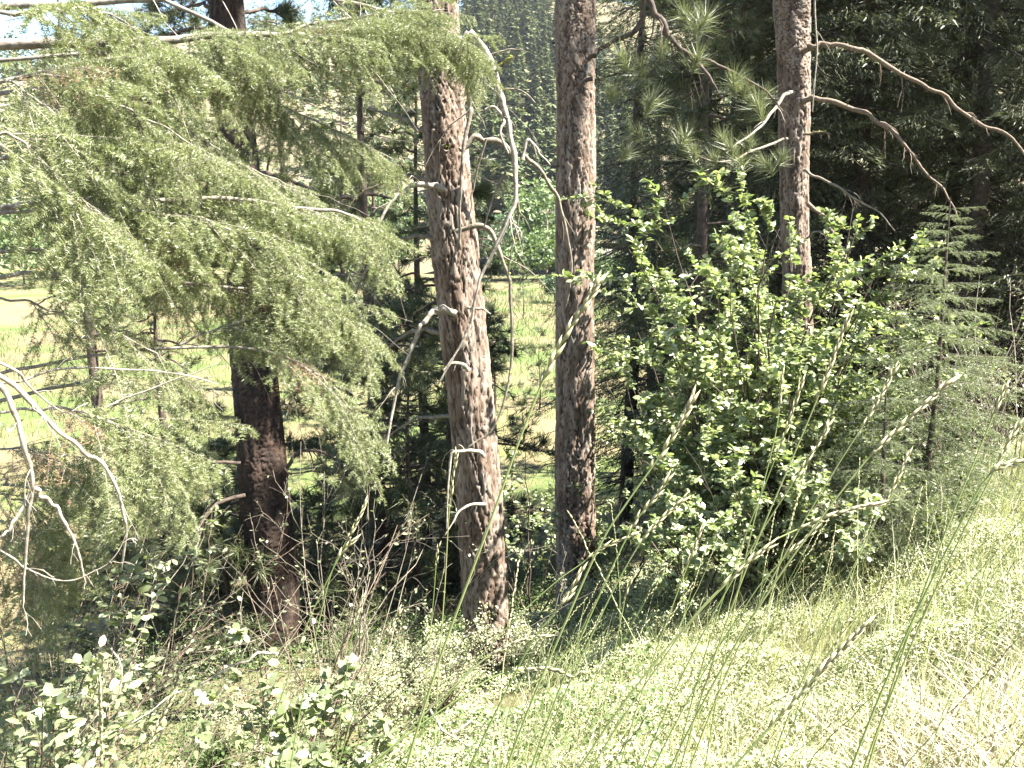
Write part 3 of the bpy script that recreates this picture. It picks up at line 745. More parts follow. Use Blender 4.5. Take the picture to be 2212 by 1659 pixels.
# young pines standing free on the dry meadow
bg_pine('young_pine', 'young pine with upright candle tip on the dry meadow', 1165, 885, 4.6, 0.05, 0.12, 26, 0.6, 1.3, cat='young tree', tuft=2, scale=1.5, sub=2, rise=0.5, droop=0.1)
bg_pine('young_pine', 'dark young pine close beside the curling limbs', 1068, 900, 6.0, 0.07, 0.12, 34, 0.8, 1.6, cat='young tree', tuft=3, scale=1.4, sub=3, rise=0.4, droop=0.15)
bg_pine('young_pine', 'thin pale young pine farther out below the utility pole', 1130, 692, 6.0, 0.06, 0.3, 24, 0.6, 1.3, cat='young tree', tuft=2, scale=1.7, sub=2, rise=0.3, mat='pine_lit')
bg_pine('young_pine', 'small young pine in the shade of the bigger candle tipped one', 1130, 960, 2.6, 0.05, 0.1, 20, 0.5, 1.0, cat='young tree', tuft=3, scale=1.2, sub=3, rise=0.5, droop=0.1)

# broad leaved trees and bushes along the foot of the hill
def crown_cloud(mb, c, r, n, size, lumps=9, flat=0.9):
    c = np.asarray(c, float); r = np.asarray(r, float)
    lc = rdir(lumps, -0.5, 1.0) * rng.uniform(0.35, 0.72, (lumps, 1)); lr = rng.uniform(0.32, 0.55, lumps)
    w = rng.integers(0, lumps, n)
    d = rdir(n)
    P = c + (lc[w] + d * lr[w][:, None] * rng.uniform(0.72, 1.05, (n, 1))) * r
    nr = nrm(d + rng.normal(0, 0.5, (n, 3)))
    X = nrm(np.cross(nr, rng.normal(0, 1, (n, 3))))
    mb.add(*inst(CHIP_V, CHIP_F, P, frames(X, nr), size * rng.uniform(0.6, 1.3, n)))
    return lc * r + c
def round_tree(name, label, x, y, h, w, n, size, mat='bush', cat='bush', group=None, z=None):
    b = np.array([x, y, float(ground_z(x, y)) if z is None else z])
    t = thing(name, label, cat, b, group)
    mb = MB()
    lc = crown_cloud(mb, b + [0, 0, h * 0.5], [w / 2, w / 2, h * 0.52], n, size, 12)
    tr = MB()
    for c in lc[:7]:
        P = spline([b + [0, 0, -0.2], b + [0, 0, h * 0.2] + (c - b) * 0.1, c], 6)
        tr.add(*tubes(P[None], np.linspace(0.035 * w ** 0.5, 0.01, 6)[None], 5))
    part('stem', tr, BR, t)
    part('foliage', mb, M[mat], t, smooth=False)
    return t
for (lab, u, y, h, w, n, size, mat) in [
        ('tall bright green tree at the foot of the hill behind the pole', 1150, 142, 15, 13, 3000, 0.8, 'bush'),
        ('round pale green bush at the foot of the pole', 1130, 128, 6.5, 10, 2400, 0.6, 'bush'),
        ('wide green bush spreading behind the straight bare trunk', 1215, 126, 8, 13, 2600, 0.6, 'bush'),
        ('small grey green bush on the dry grass by the pole', 1200, 96, 3.2, 4.2, 1300, 0.3, 'bush_dark'),
        ('dark rounded tree above the wide green bush', 1205, 152, 13, 12, 2400, 0.8, 'bush_dark'),
        ('green tree by the meadow half covered by curling limbs', 1060, 130, 11, 12, 2400, 0.8, 'bush_dark'),
        ('broad green tree at the far edge of the pale meadow', 40, 120, 11, 18, 3000, 0.8, 'bush'),
        ('dark tree standing next to the broad green one across the meadow', 300, 92, 8, 7, 2400, 0.5, 'bush_dark'),
        ('low bright bush between the dark tree and the broad pine', 400, 112, 8, 12, 2400, 0.6, 'bush'),
        ('hedge like bush behind the shaggy dark pine', 700, 118, 9, 18, 2600, 0.7, 'bush'),
        ('tree at the meadow end seen past the dark whorls', 1420, 120, 11, 12, 2400, 0.8, 'bush_dark'),
        ('pale bush at the meadow end under the forest edge', 1340, 100, 6, 9, 2000, 0.5, 'bush'),
        ('wide tree across the meadow beside the frame', 170, 135, 13, 16, 2600, 0.8, 'bush_dark'),
        ('greyish tree beyond the shaggy dark pine', 860, 140, 14, 14, 2600, 0.8, 'bush')]:
    p = at(u, 500, y)
    round_tree('riverside_tree' if h > 7 else 'meadow_bush', lab, p[0], y, h, w, n, size, mat, 'tree' if h > 7 else 'bush')

# utility pole with its crossarm
b = ground_hit(1181, 606)
t = thing('utility_pole', 'wooden utility pole with a crossarm at the far side of the meadow', 'utility pole', b)
hp = 10.5
part('pole', MB().add(*tubes(np.array([[b + [0, 0, -0.3], b + [0, 0, hp * 0.5], b + [0, 0, hp]]]), np.array([[0.17, 0.15, 0.12]]), 10)), M['pole'], t)
def box(c, s):
    V = np.array([[x, y, z] for x in (-1, 1) for y in (-1, 1) for z in (-1, 1)]) * np.asarray(s) / 2 + np.asarray(c)
    return V, np.array([[0, 1, 3, 2], [4, 6, 7, 5], [0, 4, 5, 1], [2, 3, 7, 6], [0, 2, 6, 4], [1, 5, 7, 3]])
part('crossarm', MB().add(*box(b + [0, -0.2, hp - 0.5], (2.4, 0.14, 0.16))), M['pole'], t, smooth=False)
for dx in (-1.05, -0.45, 0.45, 1.05):
    q = b + [dx, -0.2, hp - 0.42]
    part('insulator', MB().add(*tubes(np.array([[q, q + [0, 0, 0.12], q + [0, 0, 0.26]]]), np.array([[0.05, 0.09, 0.05]]), 8)), M['metal'], t)

# ------------------------------------------------------------------ conifers on the far hill
def conifer_template(seed, n, w=0.17):
    r = np.random.default_rng(seed)
    h = r.uniform(0.06, 1, n) ** 0.85
    a = r.uniform(0, 2 * math.pi, n)
    lay = 0.75 + 0.35 * np.sin(h * 46 + a * 1.0)
    rad = w * (1.02 - h) ** 0.8 * lay * r.uniform(0.55, 1.1, n)
    P = np.stack([rad * np.cos(a), rad * np.sin(a), h], -1)
    d = np.stack([np.cos(a), np.sin(a), r.uniform(-0.7, 0.1, n)], -1)
    sd = np.stack([-np.sin(a), np.cos(a), r.normal(0, 0.3, n)], -1)
    sz = (0.05 * (1.15 - h) + 0.012)[:, None]
    V = np.stack([P - sd * sz * 0.8 - d * sz * 0.4, P + sd * sz * 0.8 - d * sz * 0.4, P + d * sz * 1.3], 1).reshape(-1, 3)
    return V, np.arange(3 * n).reshape(-1, 3)
hill_me = []
for k in range(5):
    mb = MB().add(*conifer_template(60 + k, 520, 0.15 + 0.03 * (k % 3)), 0)
    mb.add(*tubes(np.array([[[0, 0, -0.05], [0, 0, 0.5], [0, 0, 0.98]]]), np.array([[0.014, 0.01, 0.002]]), 5), 1)
    hill_me.append(mb.mesh('conifer', [M['hill_tree'], BR], smooth=False))
cand = []
for _ in range(9000):
    x, y = rng.uniform(-330, 330), rng.uniform(158, 440)
    if abs(x) > 0.75 * y: continue
    clear = math.sin(x * 0.06 + 2.0) * math.sin(y * 0.05 + 0.5) + 0.5 * math.sin(x * 0.15 + y * 0.11)
    if clear > 0.62: continue
    cand.append((x, y))
keep, grid = [], {}
for x, y in cand:
    g = (int(x // 4), int(y // 4))
    if any((g[0] + i, g[1] + j) in grid for i in (0,) for j in (0,)): continue
    grid[g] = 1; keep.append((x, y))
def view_u(x, y, z):
    d = y * CP - z * SP
    return 1106 + x / d * FPX * KPX
scored = []
for x, y in keep:
    z = float(hill_z(x, y)); u = view_u(x, y, z)
    vis = 1.0 if 1010 < u < 1205 else 0.7 if 1285 < u < 1420 else 0.45 if 230 < u < 1010 else 0.1
    scored.append((-vis / (y + 60), x, y, z, u))
scored.sort()
for i, (sc, x, y, z, u) in enumerate(scored[:296]):
    o = bpy.data.objects.new('hillside_conifer', hill_me[i % 5])
    o.location = (x, y, z - 0.3)
    hgt = rng.uniform(10, 22) * (0.75 if rng.random() < 0.3 else 1)
    o.scale = (hgt * rng.uniform(0.9, 1.25), hgt * rng.uniform(0.9, 1.2), hgt); o.rotation_euler = (0, 0, rng.uniform(0, 6.28))
    COL.objects.link(o)
    tag(o, 'hazy green conifer among many on the far hillside', 'conifer', 'conifers covering the far hillside')
mb = MB()
rest = scored[296:]
pos = np.array([[r[1], r[2], r[3] - 0.3] for r in rest])
wch = rng.integers(0, 3, len(pos))
for k in range(3):
    V, F = conifer_template(80 + k, 56, 0.19)
    V = V * np.array([1.2, 1.2, 1.0])
    c = wch == k
    mb.add(*inst(V, F, pos[c], frames(np.stack([np.cos(pos[c, 0]), np.sin(pos[c, 0]), 0 * pos[c, 0]], -1)), rng.uniform(8, 17, c.sum())))
o = solo('far_forest', mb, M['hill_tree'], smooth=False); o['kind'] = 'stuff'
tag(o, 'mass of conifers thinning out over the far hill', 'forest')

# ------------------------------------------------------------------ dark forest on the right bank
def spray_template(seed, n=150, L=1.3):
    r = np.random.default_rng(seed)
    t = r.uniform(0.08, 1, n); sgn = r.choice([-1, 1], n)
    reach = L * 0.34 * (1.1 - t) ** 0.7
    s = r.uniform(0.1, 1, n)
    P = np.stack([t * L, sgn * reach * s, -0.28 * t ** 2 * L - 0.25 * reach * s + r.normal(0, 0.03, n)], -1)
    d = nrm(np.stack([r.uniform(0.3, 1, n), sgn * r.uniform(0.2, 0.8, n), r.uniform(-0.8, 0.0, n)], -1))
    sd = nrm(np.cross(d, r.normal(0, 1, (n, 3)) * 0.6 + np.array([0, 0, 1.0]))) * 0.009
    ln = r.uniform(0.05, 0.12, n)[:, None]
    V = np.stack([P - d * ln * 0.3, P + sd, P + d * ln, P - sd], 1).reshape(-1, 3)
    return V, (np.arange(n)[:, None, None] * 4 + np.array([[0, 1, 2], [0, 2, 3]])[None]).reshape(-1, 3)
FS = [spray_template(100 + i) for i in range(3)]
forest_me = []
for k in range(2):
    H = 17.0
    nb = 250
    h = rng.uniform(0.05, 0.99, nb); a = rng.uniform(0, 6.28, nb)
    Lb = 2.6 * (1.03 - h) ** 0.6 * rng.uniform(0.6, 1.1, nb) + 0.3
    d = np.stack([np.cos(a), np.sin(a), rng.uniform(-0.35, 0.05, nb)], -1)
    s = np.linspace(0, 1, 5)[None, :, None]
    C0 = np.stack([0 * h, 0 * h, h * H], -1)
    P = C0[:, None] + d[:, None] * Lb[:, None, None] * s
    P[:, :, 2] -= 0.18 * Lb[:, None] * s[:, :, 0] ** 2
    wood = MB().add(*tubes(P, (0.018 * np.linspace(1, 0.3, 5))[None] * np.ones((nb, 1)), 3))
    zz = np.linspace(-0.3, H, 8)
    wood.add(*tubes(np.stack([0.06 * np.sin(zz), 0.06 * np.cos(zz * 0.7), zz], -1)[None], (0.17 * (1 - zz / (H * 1.03)) + 0.01)[None], 9))
    cr = MB()
    for f in (0.12, 0.4, 0.68):
        q = C0 + d * (Lb * f)[:, None] - np.array([0, 0, 0.18]) * (Lb * f * f)[:, None]
        dd = nrm(d + rng.normal(0, 0.35, d.shape))
        pick = rng.integers(0, 3, nb)
        live = rng.random(nb) < np.clip((h - 0.04) / 0.4, 0.3, 0.85)
        for w in range(3):
            c = (pick == w) & live
            cr.add(*inst(*FS[w], q[c], frames(dd[c]), Lb[c] * 0.42 * rng.uniform(0.8, 1.2, c.sum())))
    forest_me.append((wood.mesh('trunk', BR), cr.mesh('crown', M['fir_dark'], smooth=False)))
fspots = [(5.6, 14.2), (7.0, 13.2), (8.6, 13.9), (10.2, 14.0), (6.4, 16.4), (8.3, 16.3), (10.6, 16.5), (12.8, 16.3), (7.3, 19.0), (9.6, 18.9), (12.0, 19.2), (14.6, 19.4),
          (8.6, 22.2), (11.2, 22.6), (14.0, 22.5), (17.2, 22.7), (11.5, 26.5), (15.0, 27), (19, 27), (23, 28), (12.6, 12.6), (15, 14.8), (17.6, 17.2), (20.5, 20.5), (9.0, 12.3), (3.4, 15.6), (4.5, 17.6), (2.7, 19.0), (4.5, 13.8), (5.6, 20.5), (3.9, 23.5), (6.5, 25.5)]
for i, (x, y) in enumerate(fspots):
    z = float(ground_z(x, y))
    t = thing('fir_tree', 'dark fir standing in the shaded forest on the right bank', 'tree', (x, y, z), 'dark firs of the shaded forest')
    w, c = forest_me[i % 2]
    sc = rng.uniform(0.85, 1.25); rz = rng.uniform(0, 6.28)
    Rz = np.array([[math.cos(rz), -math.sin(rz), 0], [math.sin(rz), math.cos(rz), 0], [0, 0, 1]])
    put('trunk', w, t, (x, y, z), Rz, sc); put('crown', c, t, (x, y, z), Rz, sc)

# the air: a light summer haze
hz = bpy.data.materials.new('haze'); hz.use_nodes = True
hn = hz.node_tree; hn.nodes.clear()
ho = hn.nodes.new('ShaderNodeOutputMaterial'); hv = hn.nodes.new('ShaderNodeVolumePrincipled')
hv.inputs['Density'].default_value = 0.0001; hv.inputs['Color'].default_value = (0.86, 0.92, 1.0, 1); hv.inputs['Anisotropy'].default_value = 0.2
hn.links.new(hv.outputs[0], ho.inputs['Volume'])
hb = solo('haze', MB().add(*box((0, 282, 58), (1000, 600, 146))), hz, smooth=False); hb['kind'] = 'stuff'

# ------------------------------------------------------------------ big fir reaching in from the left
def fir_branchlet(seed, L=0.75, dens=430, hang=0.55):
    """A flat drooping side branch of a fir along +X: twig wood (material 0) and single needles (1)."""
    global rng
    keep_rng = rng
    rng = np.random.default_rng(seed)
    s = np.linspace(0, 1, 10)
    ax = np.stack([L * s, 0.03 * np.sin(3 * s), -0.10 * L * s ** 2], -1)[None]
    axr = np.linspace(0.0036, 0.001, 10)[None]
    n1 = 15
    t = np.linspace(0.06, 0.98, n1); sg = np.where(np.arange(n1) % 2 == 0, 1, -1)
    pos = np.stack([np.interp(t, s, ax[0, :, c]) for c in range(3)], -1)
    ln = L * (0.40 * (1.12 - t) ** 0.8 * rng.uniform(0.6, 1.15, n1) + 0.05)
    d = nrm(np.stack([rng.uniform(0.45, 0.9, n1), sg * rng.uniform(0.35, 0.8, n1), -rng.uniform(0.3, 1.3, n1) * hang], -1))
    q = np.linspace(0, 1, 6)[None, :, None]
    A = pos[:, None] + d[:, None] * ln[:, None, None] * q
    A[:, :, 2] -= (hang * 0.55 * ln)[:, None] * q[:, :, 0] ** 2
    AR = np.linspace(0.0016, 0.0007, 6)[None] * np.ones((n1, 1))
    B, BR_ = grow(A, AR, 2, 0.15, 0.95, 0.3, 0.5, (0.5, 0.9), -0.05, 0.2, 5, 0.8, 0.03, flat=0.5)
    mb = MB().add(*tubes(ax, axr, 5), 0).add(*tubes(A, AR, 3), 0)
    tips = []
    for Pq in (ax, A, B):
        k, m, _ = Pq.shape
        Ls = np.linalg.norm(np.diff(Pq, axis=1), axis=-1).sum(1)
        cnt = np.maximum(6, (Ls * dens * (0.35 if Pq is ax else 1.0)).astype(int))
        idx = np.repeat(np.arange(k), cnt)
        tt = rng.uniform(0.02, 1, len(idx)) * (m - 1)
        i = np.minimum(tt.astype(int), m - 2); f = (tt - i)[:, None]
        p = Pq[idx, i] * (1 - f) + Pq[idx, i + 1] * f
        T = nrm(Pq[idx, i + 1] - Pq[idx, i])
        rd = rdir(len(idx)) * np.array([1, 1, 0.35])
        perp = nrm(rd - (rd * T).sum(1, keepdims=True) * T)
        nd = nrm(perp + T * rng.uniform(0.1, 0.55, (len(idx), 1)) + np.array([0, 0, 0.12]))
        nl = rng.uniform(0.019, 0.030, len(idx))[:, None]
        sd = nrm(np.cross(nd, rng.normal(0, 1, nd.shape))) * 0.0018
        tips.append(np.stack([p - sd, p + sd, p + nd * nl], 1).reshape(-1, 3))
    V = np.vstack(tips)
    mb.add(V, np.arange(len(V)).reshape(-1, 3), 1)
    rng = keep_rng
    return mb
fir_me = [fir_branchlet(200 + i, 0.75, 640, (0.2, 0.6, 0.4, 0.8, 0.5, 0.3)[i]).mesh('branchlet', [M['fir_wood'], M['fir']], smooth=False) for i in range(6)]
dry_me = fir_branchlet(230, 0.6, 120, 0.8).mesh('dry_branchlet', [M['fir_wood'], M['fir_dry']], smooth=False)
fx, fy = -4.6, 4.3
fz = float(ground_z(fx, fy))
fir = thing('fir_tree', 'big fir reaching in from the side with curtains of hanging pale green sprays', 'tree', (fx, fy, fz))
fl = np.array([[fx, fy, fz - 0.3], [fx + 0.05, fy, fz + 3], [fx, fy + 0.05, fz + 7], [fx - 0.05, fy, fz + 12]])
mbt, att = bark_trunk(fl, np.array([0.24, 0.2, 0.15, 0.05]), 40, 0.06, 0.12, 0.012, 33, 0.2)
part('trunk', mbt, M['bark_plain'], fir, attr=att)
# (points, y0, y1, thickness, number of green side branches, from t, to t, dry ones)
FIRL = [
    ([(-60, 96), (200, 90), (380, 84), (540, 72), (700, 80), (820, 120)], 4.3, 5.2, 22, 20, 0.15, 1.0, 1),
    ([(-60, -30), (250, -30), (540, 76), (700, 48), (830, 30), (960, 20)], 4.8, 5.6, 11, 16, 0.55, 1.0, 0),
    ([(-60, 30), (60, 28), (130, 12), (230, 30), (330, 90)], 4.0, 4.3, 10, 8, 0.2, 1.0, 0),
    ([(-60, 190), (40, 165), (150, 170), (300, 250), (450, 330), (520, 370)], 3.7, 4.3, 8, 13, 0.15, 1.0, 0),
    ([(-60, 290), (40, 300), (140, 400), (220, 470), (300, 540)], 3.4, 3.7, 7, 10, 0.1, 1.0, 0),
    ([(-60, 210), (200, 190), (350, 240), (480, 330), (590, 385), (690, 430)], 4.4, 4.9, 8, 15, 0.2, 1.0, 0),
    ([(-60, 130), (300, 120), (480, 150), (620, 230), (760, 300), (850, 345)], 4.8, 5.6, 8, 16, 0.25, 1.0, 1),
    ([(-60, 452), (150, 436), (420, 430), (650, 446), (760, 465), (820, 500)], 4.2, 4.9, 15, 18, 0.12, 1.0, 0),
    ([(-60, 470), (150, 455), (400, 470), (560, 520), (640, 560), (720, 640)], 3.9, 4.4, 9, 13, 0.2, 1.0, 1),
    ([(-60, 596), (180, 592), (420, 615), (640, 632), (740, 670), (800, 730)], 4.2, 4.7, 10, 12, 0.35, 1.0, 1),
    ([(-60, 350), (100, 340), (300, 380), (480, 400), (600, 470)], 5.0, 5.6, 9, 13, 0.15, 1.0, 0),
    ([(-60, 20), (300, 0), (600, -20), (800, 20), (930, 50), (1000, 90), (1050, 190)], 5.4, 6.4, 14, 18, 0.5, 1.0, 0),
    ([(-60, 880), (130, 840), (300, 790), (420, 730), (500, 700), (580, 695), (650, 730)], 4.0, 4.3, 9, 8, 0.62, 1.0, 0),
    ([(-60, 820), (200, 770), (480, 750), (600, 765), (690, 815), (750, 870), (800, 970)], 3.9, 4.2, 8, 8, 0.5, 1.0, 2),
    ([(-60, 640), (60, 655), (200, 700), (330, 760), (420, 840)], 3.6, 3.9, 6, 5, 0.3, 1.0, 0),
    ([(-60, 900), (120, 880), (230, 910), (320, 960), (390, 1050)], 3.4, 3.6, 7, 9, 0.2, 1.0, 1),
    ([(-60, 980), (60, 970), (160, 1010), (250, 1090)], 3.6, 3.8, 6, 8, 0.1, 1.0, 2),
    ([(-60, 1060), (40, 1080), (110, 1150), (150, 1230)], 3.8, 4.0, 6, 7, 0.1, 1.0, 2),
    ([(-60, 1130), (30, 1180), (80, 1260)], 4.2, 4.4, 6, 5, 0.1, 1.0, 3),
    ([(-60, 140), (60, 200), (160, 290), (240, 400), (290, 480)], 3.6, 4.0, 7, 9, 0.1, 1.0, 0),
    ([(-60, 235), (100, 225), (230, 280), (340, 360)], 4.6, 5.0, 7, 9, 0.1, 1.0, 0),
    ([(-60, 400), (80, 385), (200, 410), (330, 480), (420, 560)], 4.3, 4.8, 7, 9, 0.1, 1.0, 0),
    ([(-60, 110), (60, 100), (160, 130), (280, 170), (420, 200), (560, 260)], 5.2, 5.8, 7, 11, 0.1, 1.0, 0),
    ([(-60, 540), (100, 540), (260, 560), (400, 580), (500, 610)], 4.6, 5.2, 8, 8, 0.1, 1.0, 0),
]
nb = 0
for pts, y0, y1, w, n, ta, tb, dry in FIRL:
    P = poly(pts, y0, y1, 22)
    tz = P[0, 2] + 0.1
    P = np.vstack([spline([[fx, fy, tz], P[0]], 5)[:-1], P])
    k = len(P)
    R = np.linspace(w * 1.2, w * 0.22, k) / 2 / KPX / FPX * np.linspace(y0, y1, k)
    P[5:-1] += rng.normal(0, 0.006, (k - 6, 3))
    A, RA = grow(P[None], R[None], 8, 0.3, 1.0, 0.06, 0.2, (0.6, 1.2), -0.3, 0.3, 6, 0.4, 0.06)
    br = part('branch', MB().add(*tubes(spline(P, 60)[None], np.interp(np.linspace(0, 1, 60), np.linspace(0, 1, k), R)[None], 7)).add(*tubes(A, np.clip(RA, 0.001, 0.004), 3)), M['fir_wood'], fir)
    n = int(n * 1.6); dry = dry + (1 if n > 17 else 0)
    for j in range(n + dry):
        t_ = (ta + (tb - ta) * (j + rng.uniform(0, 1)) / (n + dry)) * 0.76 + 0.16
        i = min(int(t_ * (k - 1)), k - 2)
        p = P[i] + (P[i + 1] - P[i]) * rng.random()
        tn = nrm(P[i + 1] - P[i])
        sdv = 1 if j % 2 else -1
        d = nrm(tn * rng.uniform(0.5, 1.0) + np.array([0, sdv * rng.uniform(0.25, 0.85), rng.uniform(-0.6, 0.05)]))
        X = frames(d[None], np.array([0, 0, 1.0]), rng.normal(0, 0.35, 1))[0]
        sc_ = rng.uniform(0.75, 1.1) * (1.1 - 0.55 * t_)
        isdry = j % 3 == 0 and dry > j // 3
        put('dry_branchlet' if isdry else 'branchlet', dry_me if isdry else fir_me[rng.integers(0, 6)], br, p, X, sc_)
# bare grey limbs of the fir drooping low
for pts, y0, y1, w, tw in [
        ([(-60, 770), (0, 812), (40, 842), (100, 905), (150, 950), (205, 985), (245, 1040), (272, 1110), (270, 1170), (262, 1230)], 2.9, 3.1, 17, 4),
        ([(-60, 800), (0, 830), (35, 905), (60, 985), (70, 1050), (58, 1150), (50, 1300)], 2.8, 2.9, 18, 5),
        ([(75, 1050), (100, 1075), (135, 1120), (165, 1180), (185, 1260)], 2.9, 3.0, 13, 3),
        ([(70, 1060), (40, 1110), (10, 1150), (-40, 1190)], 2.9, 2.8, 13, 3),
        ([(-60, 760), (30, 800), (80, 850), (140, 890), (190, 870)], 3.2, 3.4, 9, 4),
        ([(-60, 850), (60, 815), (150, 795), (300, 800), (400, 810), (470, 830)], 3.3, 3.5, 8, 4),
        ([(230, 880), (270, 860), (340, 835), (470, 785)], 3.5, 3.6, 7, 4),
        ([(-60, 1160), (20, 1200), (60, 1230), (150, 1255), (240, 1210), (280, 1140)], 2.9, 3.0, 6, 6)]:
    draw_limb(fir, pts, y0, y1, w, w * 0.45, M['dead_pale'], n=18, twigs=tw, tl=(0.06, 0.22))

# young fir by the leafy shrub
def small_fir(label, u, v, y, h, wid, nbr, mat):
    b = at(u, v, y); b[2] = float(ground_z(b[0], b[1]))
    t = thing('young_fir', label, 'young tree', b)
    part('trunk', MB().add(*tubes(np.array([[b - [0, 0, 0.1], b + [0.03, 0, h * 0.5], b + [0, 0.02, h]]]), np.array([[0.03, 0.02, 0.004]]), 8)), M['bark_plain'], t)
    for j in range(nbr):
        q = ((j + rng.random()) / nbr)
        a = j * 2.4 + rng.uniform(-0.4, 0.4)
        zz = h * (0.12 + 0.86 * q)
        Lr = wid * (1.08 - q) ** 0.8 * rng.uniform(0.75, 1.1)
        d = nrm(np.array([math.cos(a), math.sin(a), 0.25 * (q - 0.3)]))
        put('branchlet', young_me[j % 3], t, b + [0, 0, zz], frames(d[None], roll=rng.normal(0, 0.2, 1))[0], max(0.3, Lr / 0.75))
    return t
young_me = [fir_branchlet(240 + i, 0.75, 330, 0.3).mesh('branchlet', [M['fir_wood'], M['fir_young']], smooth=False) for i in range(3)]
small_fir('pale young fir with drooping tiers between the leafy shrub and the forest', 1985, 1150, 6.6, 2.9, 1.1, 96, 'fir_young')
small_fir('smaller young fir at the foot of the taller young fir', 1880, 1250, 6.2, 1.6, 0.7, 34, 'fir_young')

# ------------------------------------------------------------------ shrubs
leaf_obj = {k: [leaf_mesh('leaf', M[k])] for k in ('leaf', 'leaf_pale')}
def shrub(name, label, base, n, h, spread, leaf_n, size, mat='leaf', cat='shrub', wood='bark_plain', singles=250, twig=(4, 3), lean=(0, 0), group=None, t0=0.25, aspect=1.0, r0=0.012, tilt=0.55):
    b = np.asarray(base, float)
    t = thing(name, label, cat, b, group)
    a = rng.uniform(0, 6.28, n); s = np.linspace(0, 1, 8)[None, :, None]
    L = h * rng.uniform(0.6, 1.05, n)
    d = nrm(np.stack([np.cos(a) * spread + lean[0], np.sin(a) * spread + lean[1], np.ones(n)], -1) + rng.normal(0, 0.12, (n, 3)))
    st = b + np.stack([np.cos(a), np.sin(a), 0 * a], -1) * 0.06 * h * 0.5
    st[:, 2] = ground_z(st[:, 0], st[:, 1]) - 0.03
    P = st[:, None] + d[:, None] * L[:, None, None] * s
    P[:, :, :2] += (np.stack([np.cos(a), np.sin(a)], -1) * spread * 0.35 * h)[:, None] * s ** 2
    P[:, :, 2] -= (0.1 * L)[:, None] * s[:, :, 0] ** 2
    P[:, 1:] += np.cumsum(rng.normal(0, 0.014 * h, (n, 7, 3)), axis=1)
    R = (r0 * rng.uniform(0.6, 1.1, n))[:, None] * np.linspace(1, 0.25, 8)[None]
    A, RA = grow(P, R, twig[0], 0.2, 1.0, 0.2, 0.42, (0.4, 1.1), 0.15, 0.1, 6, 0.55, 0.07)
    B, RB = grow(A, RA, twig[1], 0.2, 1.0, 0.3, 0.6, (0.4, 1.1), 0.1, 0.1, 5, 0.65, 0.07)
    wd = MB().add(*tubes(P, R, 6)).add(*tubes(A, np.maximum(RA, 0.0016), 4)).add(*tubes(B, np.maximum(RB, 0.0011), 3))
    part('stem', wd, M[wood], t)
    if leaf_n:
        k = int(leaf_n * 0.55)
        p1, t1 = along(B, max(1, k // len(B)), 0.15, 1.0)
        p2, t2 = along(A, max(1, (leaf_n - k) // len(A)), t0, 1.0)
        pos, tan = np.vstack([p1, p2]), np.vstack([t1, t2])
        F = leaf_frames(tan, 0.75, tilt); S = size * rng.uniform(0.6, 1.2, len(pos))
        order = np.argsort(np.linalg.norm(pos, axis=1))
        one = order[:singles]; many = order[singles:]
        tv = LITE_V * np.array([1, aspect, 1])
        if mat in leaf_obj and singles:
            for q in one:
                put('leaf', leaf_obj[mat][0], t, pos[q], F[q] * np.array([1, aspect, 1])[None, :], S[q])
        if len(many):
            part('foliage', MB().add(*inst(tv, LITE_F, pos[many], F[many], S[many])), M[mat], t, kind='stuff')
    return t
def foot(u, v, y):
    p = at(u, v, y); p[2] = float(ground_z(p[0], p[1])); return p
# the big leafy shrub beside pine 4, several clumps of stems
shrub('leafy_shrub', 'tall leafy shrub with glossy leaves in front of the pine with swept limbs', foot(1600, 1300, 7.9), 30, 4.15, 0.19, 23000, 0.072, 'leaf', r0=0.02, twig=(6, 4), singles=290)
shrub('leafy_shrub', 'leafy shrub standing between the taller one and the young fir', foot(1730, 1250, 7.5), 18, 2.75, 0.24, 12000, 0.066, 'leaf', r0=0.016, twig=(6, 4), singles=280)
shrub('leafy_shrub', 'darker leafy shrub crowding against the straight bare trunk', foot(1500, 1330, 8.8), 12, 3.2, 0.16, 5600, 0.062, 'leaf', r0=0.015, twig=(6, 4), singles=200)
shrub('leafy_shrub', 'low leafy shrub at the edge of the bright grass beneath the tall one', foot(1520, 1350, 6.6), 12, 1.3, 0.5, 3600, 0.05, 'leaf', twig=(5, 4), singles=200)
shrub('leafy_shrub', 'broad leafy shrub bulging forward below the tallest leafy shrub', foot(1640, 1330, 6.9), 20, 2.1, 0.45, 11000, 0.064, 'leaf', r0=0.012, twig=(6, 4), singles=250)
shrub('leafy_shrub', 'low leafy shrub at the foot of the young fir', foot(1900, 1200, 6.4), 14, 1.2, 0.6, 4000, 0.048, 'leaf_pale', twig=(5, 4), singles=200)
shrub('leafy_shrub', 'leafy shrub growing between the curling limb pine and the straight trunk', foot(1150, 1330, 10.2), 10, 2.9, 0.2, 2000, 0.062, 'leaf', r0=0.014, twig=(5, 4), singles=200)
shrub('leafy_shrub', 'smaller leafy shrub low behind the gap of the two bare trunks', foot(1120, 1250, 11.8), 8, 1.9, 0.3, 1100, 0.06, 'leaf', twig=(5, 3), singles=120)
shrub('leafy_shrub', 'leafy shrub rising in shade past the straight trunk', foot(1330, 1330, 9.2), 8, 1.7, 0.28, 1200, 0.055, 'leaf', twig=(5, 3), singles=120)
# bare bush at the forest edge
for lab, u, y, h in [('dry leafless bush at the forest edge past the young fir', 2090, 8.6, 2.7), ('second dry bush of pale twigs near the forest edge', 2190, 7.8, 2.6)]:
    shrub('bare_shrub', lab, foot(u, 1000, y), 14, h, 0.3, 260, 0.035, 'leaf', wood='dead', singles=0, twig=(7, 5), r0=0.012)
